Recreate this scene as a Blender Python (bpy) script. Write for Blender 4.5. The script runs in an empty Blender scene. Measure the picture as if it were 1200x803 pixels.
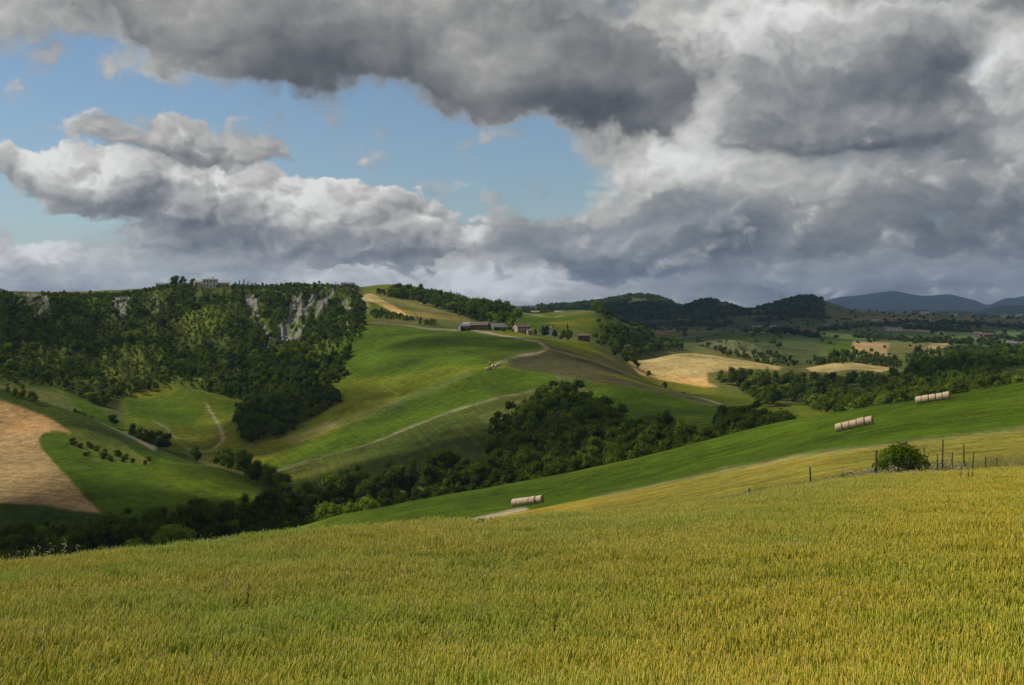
import bpy, bmesh, math, random
import numpy as np
from mathutils import Vector, Matrix
S = bpy.context.scene
C = S.collection
random.seed(7)
RNG = np.random.default_rng(11)
R = math.radians

# ---------------------------------------------------------------- camera
FPX = 1414.0            # focal length in pixels of the 1200 px wide photograph
HOR = 358.0             # eye level row
PITCH = math.atan((401.5 - HOR) / FPX)
cam_d = bpy.data.cameras.new('camera')
cam = bpy.data.objects.new('camera', cam_d)
C.objects.link(cam)
cam_d.sensor_width = 36.0
cam_d.lens = 36.0 * FPX / 1200.0
cam_d.clip_start = 0.1
cam_d.clip_end = 200000
cam.location = (0, 0, 0)
cam.rotation_euler = (math.pi / 2 - PITCH, 0, 0)
S.camera = cam
cp, sp = math.cos(PITCH), math.sin(PITCH)

# ---------------------------------------------------------------- sun and exposure
SUN_AZ = -82.0          # degrees from the view direction, negative is to the left
SUN_EL = 44.0
sd = bpy.data.lights.new('sun', 'SUN')
sd.energy = 4.6
sd.angle = R(0.6)
sd.color = (1.0, 0.93, 0.82)
sun = bpy.data.objects.new('sun', sd)
C.objects.link(sun)
sv = Vector((math.sin(R(SUN_AZ)) * math.cos(R(SUN_EL)), math.cos(R(SUN_AZ)) * math.cos(R(SUN_EL)), math.sin(R(SUN_EL))))
sun.rotation_euler = sv.to_track_quat('Z', 'Y').to_euler()
sun.location = (-50, 0, 60)
S.view_settings.view_transform = 'Standard'
S.view_settings.look = 'None'
S.view_settings.gamma = 1.0
S.view_settings.exposure = 0.0
S.view_settings.use_curve_mapping = False
S.cycles.max_bounces = 5
S.cycles.diffuse_bounces = 2
S.cycles.glossy_bounces = 1
S.cycles.transmission_bounces = 3
S.cycles.transparent_max_bounces = 8
S.cycles.volume_bounces = 0
S.cycles.use_adaptive_sampling = True
S.cycles.adaptive_threshold = 0.02
S.cycles.sample_clamp_indirect = 4

# ---------------------------------------------------------------- sky: blue Nishita sky with cloud banks laid out by compass direction
def pix_dir(px, py):
    cx, cy = (px - 600.0) / FPX, (401.5 - py) / FPX
    return np.array([cx, cp + cy * sp, -sp + cy * cp])
def pix_ae(px, py):
    d = pix_dir(px, py); d = d / np.linalg.norm(d)
    return math.degrees(math.atan2(d[0], d[1])), math.degrees(math.asin(d[2]))
DEGPP = math.degrees(1 / FPX)
W = bpy.data.worlds.new('World')
S.world = W
W.use_nodes = True
WT = W.node_tree
for n in list(WT.nodes): WT.nodes.remove(n)
class NT:
    def __init__(s, t): s.t = t
    def n(s, ty, **kw):
        nd = s.t.nodes.new(ty)
        for k, v in kw.items():
            if k == 'ins':
                for a, b in v.items():
                    if hasattr(b, 'is_output') or isinstance(b, bpy.types.NodeSocket): s.t.links.new(b, nd.inputs[a])
                    else: nd.inputs[a].default_value = b
            else: setattr(nd, k, v)
        return nd
    def m(s, op, a, b=0.0, c=0.0, clamp=False):
        nd = s.t.nodes.new('ShaderNodeMath'); nd.operation = op; nd.use_clamp = clamp
        for i, v in enumerate((a, b, c)):
            if isinstance(v, bpy.types.NodeSocket): s.t.links.new(v, nd.inputs[i])
            else: nd.inputs[i].default_value = v
        return nd.outputs[0]
    def vm(s, op, a, b=None, sc=None):
        nd = s.t.nodes.new('ShaderNodeVectorMath'); nd.operation = op
        for i, v in ((0, a), (1, b)):
            if v is None: continue
            if isinstance(v, bpy.types.NodeSocket): s.t.links.new(v, nd.inputs[i])
            else: nd.inputs[i].default_value = v
        if sc is not None: nd.inputs['Scale'].default_value = sc
        return nd.outputs[0]
    def mr(s, v, a, b, c=0.0, d=1.0, smooth=True):
        nd = s.t.nodes.new('ShaderNodeMapRange')
        if smooth: nd.interpolation_type = 'SMOOTHSTEP'
        s.t.links.new(v, nd.inputs[0])
        for i, q in enumerate((a, b, c, d)): nd.inputs[i + 1].default_value = q
        return nd.outputs[0]
    def mix(s, f, a, b, mode='MIX'):
        nd = s.t.nodes.new('ShaderNodeMix'); nd.data_type = 'RGBA'; nd.blend_type = mode
        for i, v in ((0, f), (6, a), (7, b)):
            if isinstance(v, bpy.types.NodeSocket): s.t.links.new(v, nd.inputs[i])
            elif i == 0: nd.inputs[0].default_value = v
            else: nd.inputs[i].default_value = (*v, 1) if len(v) == 3 else v
        return nd.outputs[2]
    def noise(s, vec, scale, det=4, rough=0.5, lac=2.0, dist=0.0, dim='3D'):
        nd = s.t.nodes.new('ShaderNodeTexNoise'); nd.noise_dimensions = dim
        s.t.links.new(vec, nd.inputs['Vector'])
        nd.inputs['Scale'].default_value = scale; nd.inputs['Detail'].default_value = det
        nd.inputs['Roughness'].default_value = rough; nd.inputs['Distortion'].default_value = dist
        nd.inputs['Lacunarity'].default_value = lac
        return nd
w = NT(WT)
SKY_STRENGTH = 0.1
def build_sky():
    tc = w.n('ShaderNodeTexCoord')
    sep = w.n('ShaderNodeSeparateXYZ', ins={0: tc.outputs['Generated']})
    az = w.m('MULTIPLY', w.m('ARCTAN2', sep.outputs[0], sep.outputs[1]), 57.29578)
    el = w.m('MULTIPLY', w.m('ARCSINE', sep.outputs[2]), 57.29578)
    # clouds low in the sky lie flatter
    ael = w.m('MULTIPLY', w.m('POWER', w.m('MAXIMUM', el, 0.05), 0.85), 2.1)
    q = w.n('ShaderNodeCombineXYZ', ins={0: az, 1: ael, 2: 3.7}).outputs[0]
    ae = w.n('ShaderNodeCombineXYZ', ins={0: az, 1: el}).outputs[0]
    n1 = w.noise(q, 0.17, 4, 0.5, dim='2D')
    warp = w.vm('SUBTRACT', n1.outputs['Color'], (0.5, 0.5, 0.5))
    nw2 = w.noise(q, 0.8, 4, 0.6, dim='2D')
    warp2 = w.vm('SUBTRACT', nw2.outputs['Color'], (0.5, 0.5, 0.5))
    wp = w.vm('ADD', w.vm('MULTIPLY', warp, (4.2, 2.6, 0)), w.vm('MULTIPLY', warp2, (1.3, 0.8, 0)))
    p = w.vm('ADD', ae, wp)
    qw = w.vm('ADD', q, w.vm('MULTIPLY', wp, (0.7, 1.0, 0)))
    def puff(v):
        vo = w.n('ShaderNodeTexVoronoi', feature='F1', voronoi_dimensions='2D', ins={'Vector': v, 'Scale': 0.42, 'Detail': 2.0, 'Roughness': 0.5, 'Lacunarity': 2.2})
        fb = w.noise(v, 0.34, 5, 0.52, dim='2D').outputs['Fac']
        return w.m('ADD', w.m('MULTIPLY', w.m('SUBTRACT', fb, 0.5), 1.1), w.m('MULTIPLY', w.m('SUBTRACT', 0.45, vo.outputs['Distance']), 0.6))
    N0 = puff(qw)
    N1 = puff(w.vm('ADD', qw, (-0.35, 0.45, 0)))
    fine = w.m('SUBTRACT', N0, N1)
    def blobs(lst, start, shift=(0, 0)):
        acc = start
        for (px, py, rx, ry, rot, amp) in lst:
            a, e = pix_ae(px, py)
            mp = w.n('ShaderNodeMapping', vector_type='TEXTURE')
            WT.links.new(p, mp.inputs[0])
            mp.inputs['Location'].default_value = (a - shift[0], e - shift[1], 0)
            mp.inputs['Rotation'].default_value = (0, 0, R(-rot))
            mp.inputs['Scale'].default_value = (rx * 1.4 * DEGPP, ry * 1.4 * DEGPP, 1)
            g = w.n('ShaderNodeTexGradient', gradient_type='SPHERICAL')
            WT.links.new(mp.outputs[0], g.inputs[0])
            acc = w.m('MULTIPLY_ADD', g.outputs['Fac'], amp, acc)
        return acc
    stops = [(0.0, (0.078, 0.088, 0.101)), (0.2, (0.122, 0.134, 0.148)), (0.4, (0.20, 0.21, 0.216)), (0.6, (0.31, 0.315, 0.312)), (0.8, (0.50, 0.495, 0.47)), (1.0, (0.78, 0.78, 0.76))]
    def shade(br, tint):
        ramp = w.n('ShaderNodeValToRGB', ins={0: br})
        els = ramp.color_ramp.elements
        els[0].position = 0; els[1].position = 1
        for i, (po, c) in enumerate(stops):
            e = els[0] if i == 0 else (els[len(els) - 1] if i == len(stops) - 1 else els.new(po))
            e.position = po; e.color = (*c, 1)
        return w.vm('MULTIPLY', ramp.outputs[0], tuple(v / SKY_STRENGTH for v in tint))
    sky = w.n('ShaderNodeTexSky', sky_type='NISHITA')
    sky.sun_disc = False
    sky.sun_elevation = R(SUN_EL); sky.sun_rotation = R(SUN_AZ)
    sky.altitude = 300; sky.dust_density = 0.6; sky.air_density = 1.0; sky.ozone_density = 1.0
    col = w.vm('MULTIPLY', sky.outputs[0], SKYTINT)
    # high veil with the blue hole in it
    hole = blobs(HOLES, 1.0)
    hn = w.m('ADD', hole, w.m('MULTIPLY', N0, 0.5))
    cov = w.mr(hn, 0.25, 0.85)
    vb = blobs(VEIL, 0.62)
    vb = w.m('ADD', vb, w.m('MULTIPLY', fine, 0.30))
    vb = w.m('ADD', vb, w.m('MULTIPLY', w.m('SUBTRACT', n1.outputs['Fac'], 0.5), 0.6))
    col = w.mix(cov, col, shade(vb, (0.99, 1.0, 1.0)))
    for (bl, base, grad, fin, edge, namp, soft, tint, dr) in LAYERS:
        s0 = blobs(bl, 0.0)
        s1 = blobs(bl, 0.0, (-0.9, 1.1))
        s = w.m('MULTIPLY_ADD', N0, namp, s0)
        mask = w.mr(s, 0.26 - soft, 0.26 + soft)
        b = w.m('MULTIPLY_ADD', w.m('SUBTRACT', s0, s1), grad, base)
        b = w.m('MULTIPLY_ADD', fine, fin, b)
        b = w.m('MULTIPLY_ADD', w.mr(s, 0.75, 0.2), edge, b)
        b = w.m('MULTIPLY_ADD', w.m('SUBTRACT', n1.outputs['Fac'], 0.5), dr, b)
        col = w.mix(mask, col, shade(b, tint))
    bg = w.n('ShaderNodeBackground', ins={0: col, 1: SKY_STRENGTH})
    w.n('ShaderNodeOutputWorld', ins={0: bg.outputs[0]})
SKYTINT = (0.74, 0.82, 0.88)
HOLES = [  # px, py, rx, ry, rotation, amount: where the blue shows
    (40, 120, 150, 110, 0, -1.6), (250, 150, 210, 75, -4, -1.5), (430, 165, 190, 75, 8, -1.6), (570, 185, 120, 44, 14, -1.3),
    (20, 255, 110, 34, 0, -1.0), (590, 240, 70, 18, 0, -0.8), (0, 300, 160, 40, 0, -0.3), (20, 15, 110, 45, 5, 0.9), (540, 216, 90, 18, 5, 0.9)]
VEIL = [  # lighter and darker parts of the veil
    (20, 18, 130, 50, 5, 0.1), (560, 216, 80, 20, 0, 0.25),
    (700, 200, 170, 70, 8, 0.2), (640, 235, 90, 30, 0, 0.2), (850, 60, 110, 110, 20, 0.34), (1165, 72, 70, 45, 10, 0.6), (800, 190, 190, 50, 0, 0.12), (980, 205, 150, 30, 10, 0.14), (1160, 160, 80, 34, 0, 0.28),
    (1060, 270, 240, 100, 0, -0.26), (1180, 230, 120, 90, 0, -0.18), (1000, 330, 260, 40, 0, -0.20), (900, 345, 300, 20, 0, -0.12), (1190, 15, 90, 60, 0, -0.15),
    (250, 330, 340, 40, 0, 0.14), (600, 338, 240, 36, 0, 0.34), (60, 300, 130, 30, 0, 0.15), (950, 30, 120, 34, 0, 0.2)]
LAYERS = [  # blobs, base brightness, large shading, fine shading, bright rim, ragged edge, softness, tint, drift
    # low cumulus bank on the left
    ([(70, 208, 120, 30, 6, 0.9), (230, 222, 150, 42, 4, 1.0), (300, 252, 190, 46, 4, 0.9), (430, 250, 110, 36, 6, 0.8), (470, 280, 130, 36, 0, 0.8), (350, 290, 200, 30, 0, 0.6), (30, 300, 70, 20, 0, 0.7), (190, 195, 60, 16, 0, 0.5)], 0.61, 0.34, 0.58, 0.16, 0.75, 0.11, (1.0, 1.0, 1.0), 0.7),
    # small cloud over it
    ([(225, 166, 110, 26, 6, 1.1)], 0.42, 0.40, 0.6, 0.16, 0.6, 0.12, (1.0, 1.0, 1.0), 0.2),
    # blue grey cloud in the middle distance
    ([(650, 285, 90, 22, 0, 0.8), (740, 282, 130, 36, -8, 1.0), (840, 258, 90, 38, -8, 1.0), (880, 292, 100, 22, 0, 0.6), (760, 312, 130, 16, 0, 0.5)], 0.33, 0.26, 0.30, 0.14, 0.75, 0.20, (0.96, 1.0, 1.04), 0.4),
    ([(960, 318, 180, 20, 0, 0.6), (1130, 330, 190, 26, 0, 0.7), (1130, 300, 90, 24, 0, 0.5)], 0.38, 0.2, 0.22, 0.06, 0.6, 0.34, (0.96, 1.0, 1.04), 0.3),
    # dark cloud on the right
    ([(950, 100, 130, 66, -8, 0.75), (1030, 90, 150, 70, -5, 0.75), (1100, 150, 130, 42, -6, 0.8), (960, 145, 140, 34, 0, 0.6), (1190, 180, 80, 40, 0, 0.5), (1060, 45, 90, 34, 0, 0.6)], 0.42, 0.36, 0.30, 0.26, 0.8, 0.38, (0.99, 1.0, 1.01), 0.7),
    # the big dark cloud across the top
    ([(330, 18, 260, 66, 6, 1.0), (560, 45, 260, 76, 6, 1.2), (690, 92, 120, 56, 8, 1.0), (280, 70, 90, 40, 0, 0.8), (620, 96, 120, 36, 12, 0.7), (160, 12, 110, 28, 6, 0.6), (760, 118, 70, 26, 20, 0.5)], 0.385, 0.26, 0.20, 0.32, 0.9, 0.30, (1.02, 1.0, 0.98), 0.8),
]
build_sky()

# ---------------------------------------------------------------- numeric noise
def _hash(ix, iy, seed):
    h = (ix * 374761393 + iy * 668265263 + seed * 1274126177) & 0xFFFFFFFF
    h = ((h ^ (h >> 13)) * 1274126177) & 0xFFFFFFFF
    return ((h ^ (h >> 16)) & 0xFFFF) / 65535.0
def vnoise(x, y, seed=0):
    x = np.asarray(x, float); y = np.asarray(y, float)
    ix = np.floor(x).astype(np.int64); iy = np.floor(y).astype(np.int64)
    fx = x - ix; fy = y - iy
    fx = fx * fx * fx * (fx * (fx * 6 - 15) + 10); fy = fy * fy * fy * (fy * (fy * 6 - 15) + 10)
    a = _hash(ix, iy, seed); b = _hash(ix + 1, iy, seed); c = _hash(ix, iy + 1, seed); d = _hash(ix + 1, iy + 1, seed)
    return (a * (1 - fx) + b * fx) * (1 - fy) + (c * (1 - fx) + d * fx) * fy
def fbm(x, y, octv=4, seed=0, gain=0.5):
    s = 0; a = 1.0; t = 0
    for i in range(octv):
        s = s + a * vnoise(x, y, seed + i * 17); t += a
        x = x * 2.03 + 11.3; y = y * 2.03 - 5.1; a *= gain
    return s / t - 0.5
def sstep(a, b, x):
    t = np.clip((x - a) / (b - a), 0, 1)
    return t * t * (3 - 2 * t)

# ---------------------------------------------------------------- terrain: survey points (bearing, distance, slope angle) joined by a smooth surface
def pix_at(px, py):
    d = pix_dir(px, py); h = math.hypot(d[0], d[1])
    return math.degrees(math.atan2(d[0], d[1])), d[2] / h
SURVEY = [
 # camera bank and wheat surface
 ('z', 3, [(x, -2.0) for x in (-100, 300, 600, 900, 1300)]), ('z', 8, [(-100, -3.4), (300, -3.2), (600, -3.1), (900, -3.0), (1300, -2.9)]),
 (15, [(-100, 806), (0, 804), (300, 803), (600, 802), (900, 800), (1200, 798), (1300, 797)]),
 (24, [(-100, 722), (0, 720), (300, 712), (600, 706), (900, 700), (1200, 694), (1300, 692)]),
 [(-100, 676, 40), (0, 665, 40), (100, 654, 40), (200, 642, 41), (300, 630, 42), (400, 622, 43), (500, 615, 44), (600, 610, 45), (700, 604, 48), (800, 597, 52), (850, 590, 56), (900, 580, 60), (950, 571, 65), (1000, 563, 68), (1100, 555, 72), (1200, 550, 75), (1300, 546, 77)],
 (33, [(0, 684), (300, 662), (600, 650), (900, 636), (1200, 622)]),
 (60, [(-100, 760), (0, 740), (200, 690), (400, 650), (600, 620), (750, 606)]),
 (100, [(-100, 830), (0, 800), (300, 700), (500, 650), (600, 626), (700, 608), (800, 589), (900, 568), (1000, 549), (1100, 540), (1200, 532), (1300, 528)]),
 (150, [(-100, 800), (0, 790), (300, 690), (500, 628), (600, 604), (700, 588), (800, 568), (900, 546), (1000, 524), (1100, 509), (1200, 500), (1300, 494)]),
 (212, [(0, 760), (300, 662), (500, 606), (620, 589), (700, 574), (800, 548), (900, 520), (1003, 495), (1100, 476), (1200, 463), (1300, 454)]),
 [(200, 650, 360), (280, 633, 340), (400, 607, 330), (500, 589, 320), (600, 569, 310), (700, 548, 300), (800, 524, 290), (850, 511, 286), (900, 498, 282), (1000, 479, 270), (1100, 465, 256), (1200, 447, 256), (1300, 436, 250)],
 # beyond the edge: valley
 (400, [(280, 652), (400, 636), (500, 618), (600, 600), (700, 583), (800, 556), (900, 530), (1000, 510), (1100, 497), (1200, 485), (1300, 478)]),
 (300, [(-100, 740), (0, 725), (100, 712), (200, 690)]), (360, [(-100, 690), (0, 682), (100, 668)]),
 [(-100, 618, 440), (0, 612, 440), (60, 614, 430), (120, 618, 430), (200, 622, 420), (260, 622, 420), (310, 620, 420), (350, 614, 440)],
 [(-100, 560, 500), (0, 560, 500), (50, 560, 490), (120, 562, 490), (200, 566, 490), (280, 572, 490), (310, 580, 470)],
 [(-100, 500, 600), (0, 510, 590), (50, 508, 580), (120, 530, 550), (200, 540, 550), (250, 545, 550)],
 [(-100, 460, 660), (0, 465, 640), (60, 487, 610)],
 [(-150, 440, 720), (-80, 445, 700), (0, 452, 690), (40, 464, 670), (100, 487, 640), (150, 511, 620), (190, 530, 600), (230, 546, 590)],
 (760, [(-100, 470), (0, 474), (50, 484)]), [(100, 500, 725), (150, 516, 700), (200, 530, 680), (250, 534, 660)],
 [(70, 464, 850), (110, 480, 820), (150, 499, 780), (200, 512, 750), (250, 520, 730), (290, 525, 690)],
 [(150, 468, 900), (200, 464, 910), (240, 464, 900), (285, 478, 860)],
 [(-100, 440, 880), (0, 446, 880), (40, 452, 890)],
 [(-100, 398, 1040), (0, 402, 1040), (100, 412, 1040), (200, 416, 1030), (300, 420, 1000), (360, 402, 1040)],
 (1200, [(-100, 362), (0, 364), (100, 366), (200, 362), (300, 362), (400, 360)]),
 [(-150, 343, 1360), (0, 343, 1350), (60, 344, 1350), (120, 345, 1340), (170, 342, 1330), (200, 337, 1320), (250, 336, 1320), (300, 338, 1320), (350, 337, 1300), (380, 335, 1290), (405, 338, 1270), (425, 345, 1230)],
 (1600, [(-100, 345), (0, 346), (200, 342), (300, 343), (380, 342)]), (2500, [(-100, 352), (0, 352), (300, 351), (480, 352)]),
 (5000, [(-100, 356), (100, 356), (300, 355), (500, 357), (620, 360)]),
 # dark wooded spur
 [(280, 505, 720), (310, 522, 680), (345, 500, 720), (390, 470, 760), (340, 450, 860), (400, 432, 850), (300, 470, 860)],
 # centre hill
 [(285, 548, 580), (330, 562, 560), (310, 538, 620), (350, 590, 480), (400, 592, 455), (400, 545, 560), (400, 505, 640), (400, 480, 700)],
 [(450, 583, 450), (450, 522, 580), (450, 462, 720), (450, 420, 840), (450, 395, 930), (448, 378, 1000)],
 [(500, 586, 440), (500, 530, 540), (500, 480, 650), (500, 440, 740), (500, 410, 830), (500, 389, 920)],
 [(550, 580, 435), (550, 520, 530), (550, 480, 610), (550, 440, 700), (550, 410, 800), (550, 393, 890)],
 [(600, 556, 470), (600, 500, 560), (600, 460, 640), (600, 430, 720), (600, 410, 800), (600, 396, 880)],
 [(425, 376, 1010), (470, 380, 1000), (520, 386, 960), (560, 388, 935), (600, 391, 920), (625, 398, 870)],
 [(440, 364, 1110), (420, 356, 1160), (480, 372, 1060), (500, 363, 1170), (530, 380, 1010), (560, 383, 1000)],
 [(425, 347, 1230), (460, 352, 1230), (500, 356, 1260), (540, 366, 1220), (570, 376, 1130), (600, 382, 1050)],
 [(430, 336, 1600), (460, 334, 1600), (500, 338, 1600), (540, 350, 1600), (600, 366, 1560)], (1400, [(440, 349), (480, 350), (520, 357), (560, 366)]),
 [(640, 390, 1000), (600, 378, 1100), (650, 378, 1200), (700, 380, 1180), (650, 369, 1500), (700, 369, 1480), (725, 380, 1250)],
 (1800, [(600, 368), (650, 370), (700, 372)]),
 [(660, 398, 950), (700, 402, 930), (680, 412, 850), (650, 404, 850)],
 [(640, 408, 800), (680, 421, 760), (720, 437, 720), (760, 450, 690), (800, 463, 655), (850, 478, 615), (900, 493, 575)],
 [(690, 448, 670), (700, 466, 620), (640, 440, 690), (760, 478, 600), (800, 490, 560), (850, 506, 500), (700, 500, 560), (700, 545, 460), (640, 480, 610), (640, 545, 480), (800, 532, 440)],
 [(745, 447, 800), (780, 464, 780), (820, 474, 760), (880, 486, 740), (950, 492, 700)],
 [(800, 457, 880), (850, 467, 830), (900, 476, 800), (950, 484, 760), (1000, 486, 720)],
 [(748, 436, 940), (780, 446, 930), (850, 452, 900), (880, 450, 910)],
 [(740, 421, 1060), (775, 416, 1085), (810, 413, 1100), (860, 420, 1080), (915, 431, 1030)],
 [(745, 423, 1120), (810, 421, 1220), (860, 426, 1220), (915, 435, 1180)],
 [(712, 412, 900), (700, 398, 1060), (735, 404, 1230), (765, 402, 1320), (795, 404, 1360)],
 [(1000, 472, 820), (1050, 476, 760), (1100, 470, 740), (1150, 462, 740), (1200, 470, 600), (1300, 465, 600)],
 [(950, 447, 950), (1000, 448, 950), (1100, 446, 900), (1200, 444, 900), (1300, 440, 900)],
 [(945, 437, 1080), (1030, 436, 1060)], [(950, 430, 1150), (990, 423, 1200), (1030, 430, 1150), (1045, 433, 1130)],
 [(960, 430, 1290), (1000, 427, 1300), (1040, 430, 1260)],
 [(820, 412, 1350), (850, 398, 1480), (880, 406, 1420), (905, 422, 1300), (850, 402, 1620), (800, 402, 1500)],
 [(925, 402, 1650), (920, 416, 1420), (960, 410, 1550), (960, 421, 1350)],
 [(830, 389, 2000), (880, 392, 1850), (890, 402, 1700), (760, 392, 1900), (720, 390, 1800)],
 [(1000, 400, 1850), (1050, 403, 1850), (1120, 404, 1900), (1000, 419, 1400), (1050, 420, 1420), (1110, 418, 1350), (1160, 402, 2000), (1200, 408, 1700), (1300, 408, 1700)],
 [(1080, 430, 1150), (1150, 428, 1100), (1200, 434, 1050), (1300, 434, 1050)],
 [(1000, 396, 2200), (1100, 394, 2300), (1200, 396, 2300), (1300, 396, 2300)],
 (3200, [(980, 379), (1050, 378), (1100, 376), (1200, 379), (1300, 379)]),
 (4200, [(1040, 367), (1120, 370), (1200, 373), (1300, 373)]), (5500, [(1040, 372), (1100, 374), (1200, 374), (1300, 374)]),
 [(700, 386, 2300), (800, 386, 2500), (900, 388, 2400), (960, 386, 2400)],
 (3100, [(700, 378), (800, 376), (880, 374), (940, 376)]),
 [(640, 366, 4300), (680, 363, 4400), (715, 355, 4700), (750, 351, 4800), (770, 352, 4800), (792, 361, 4600), (803, 363, 4300), (835, 356, 4000), (855, 359, 3900), (878, 365, 4000), (905, 359, 4000), (930, 355, 4100), (950, 353, 4100), (985, 359, 4100), (1015, 365, 4200)],
 (6200, [(640, 366), (720, 366), (800, 368), (900, 368), (1000, 367)]),
 [(1090, 368, 7200), (1130, 366, 7200), (1160, 363, 7200), (1200, 358, 7200), (1260, 357, 7200), (1020, 368, 7200)],
 (9000, [(-100, 357), (300, 357), (700, 366), (1000, 367), (1100, 368), (1200, 367), (1300, 366)]),
 [(-100, 358, 14000), (300, 358, 14000), (600, 362, 14000), (780, 363, 14000), (815, 357, 14000), (855, 360, 14000), (900, 363, 14000), (950, 358, 14000), (985, 351, 14000), (1020, 347, 14000), (1045, 344, 14000), (1070, 347, 14000), (1090, 348, 14000), (1115, 346, 14000), (1138, 349, 14000), (1157, 357, 14000), (1180, 352, 14000), (1210, 348, 14000), (1240, 352, 14000), (1300, 354, 14000)],
 (17500, [(-100, 359), (300, 359), (600, 360), (900, 362), (1200, 362)]),
]
pa, pt, pr = [], [], []
for row in SURVEY:
    if isinstance(row, tuple) and row[0] == 'z':
        pts = [(pix_at(x, 400)[0], z / row[1], row[1]) for x, z in row[2]]
    elif isinstance(row, tuple):
        pts = [(*pix_at(x, y), row[0]) for x, y in row[1]]
    else:
        pts = [(*pix_at(x, y), r) for x, y, r in row]
    for a, t, r in pts: pa.append(a); pt.append(t); pr.append(r)
pa, pt, pr = map(np.array, (pa, pt, pr))
def _ctr(a, r): return np.stack([a / 4.0, np.log(r) / 0.16], -1)
def _kern(A, B):
    d2 = ((A[:, None, :] - B[None, :, :]) ** 2).sum(-1)
    return 0.03 * d2 * np.log(d2 + 1e-9) - 3.0 * np.sqrt(d2 + 0.15)
CT = _ctr(pa, pr)
n_ = len(pa)
K = _kern(CT, CT) - np.eye(n_) * 0.0
K[np.diag_indices(n_)] += 0.04
Pm = np.concatenate([np.ones((n_, 1)), CT], 1)
M_ = np.block([[K, Pm], [Pm.T, np.zeros((3, 3))]])
sol = np.linalg.solve(M_, np.concatenate([pt * 100, np.zeros(3)]))
def rbf(a, r):
    out = np.empty(len(a)); Q = _ctr(a, r)
    for i in range(0, len(a), 20000):
        q = Q[i:i + 20000]
        out[i:i + 20000] = _kern(q, CT) @ sol[:n_] + sol[n_] + q @ sol[n_ + 1:]
    return out / 100
# tabulate, then interpolate smoothly
GA = np.linspace(-29, 29, 291); GL = np.linspace(math.log(2.0), math.log(18000), 700)
ga, gl = np.meshgrid(GA, GL)
TAB = rbf(ga.ravel(), np.exp(gl.ravel())).reshape(ga.shape)
def tab(a, l):
    fa = np.clip((a - GA[0]) / (GA[1] - GA[0]), 0, len(GA) - 1.001); fl = np.clip((l - GL[0]) / (GL[1] - GL[0]), 0, len(GL) - 1.001)
    i = fa.astype(int); j = fl.astype(int); u = fa - i; v = fl - j
    return (TAB[j, i] * (1 - u) + TAB[j, i + 1] * u) * (1 - v) + (TAB[j + 1, i] * (1 - u) + TAB[j + 1, i + 1] * u) * v
def inpoly(px, py, poly):
    px = np.asarray(px); c = np.zeros(px.shape, bool)
    n = len(poly)
    for i in range(n):
        x1, y1 = poly[i]; x2, y2 = poly[(i + 1) % n]
        if y1 == y2: continue
        cond = ((y1 > py) != (y2 > py)) & (px < (x2 - x1) * (py - y1) / (y2 - y1) + x1)
        c ^= cond
    return c
def to_pix(az, T):
    """bearing (deg) and slope to a place on the survey sheet"""
    a = np.radians(np.clip(az, -60, 60))
    dx, dy, dz = np.sin(a), np.cos(a), T
    cz = dy * cp - dz * sp; cyy = dy * sp + dz * cp
    return 600 + FPX * dx / cz, 401.5 - FPX * cyy / cz
CREST = np.array([(-400, 40), (0, 40), (200, 41), (400, 43), (600, 45), (700, 48), (800, 52), (850, 56), (900, 60), (950, 65), (1000, 68), (1100, 72), (1200, 75), (1600, 80)], float)
CLAYS = [  # bare clay scars (outline on the survey sheet, near and far limit)
 ([(10, 343), (34, 342), (56, 350), (62, 376), (44, 370), (22, 358)], 1100, 1360), ([(130, 350), (150, 348), (153, 368), (142, 374), (134, 362)], 1050, 1300),
 ([(178, 348), (190, 347), (197, 370), (190, 372), (182, 360)], 1050, 1300), ([(284, 344), (298, 343), (303, 362), (322, 392), (310, 395), (291, 372)], 950, 1300),
 ([(340, 346), (370, 343), (366, 362), (358, 378), (350, 406), (322, 406), (326, 384), (339, 362)], 950, 1300), ([(373, 344), (394, 341), (390, 356), (378, 368), (366, 380), (364, 362)], 950, 1300),
 ([(320, 342), (335, 344), (338, 356), (328, 353)], 1000, 1290), ([(398, 349), (411, 352), (419, 362), (405, 368), (398, 360)], 950, 1290), ([(312, 396), (318, 398), (314, 410), (308, 408)], 900, 1200),
 ([(403, 380), (409, 382), (412, 392), (405, 394)], 850, 1150),
 ([(818, 404), (850, 398), (880, 404), (905, 418), (900, 424), (850, 412)], 1250, 1600), ([(1055, 400), (1085, 412), (1120, 425), (1090, 430), (1060, 418)], 1100, 1500)]
def terrain_T(az, r):
    l = np.log(np.maximum(r, 2.0))
    ac = np.clip(az, -27.5, 27.5)
    side = sstep(60, 180, np.abs(az)) * 0.5
    T = tab(ac, l)
    if np.any(side > 0): T = T * (1 - side) + tab(-ac, l) * side
    return T
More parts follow.
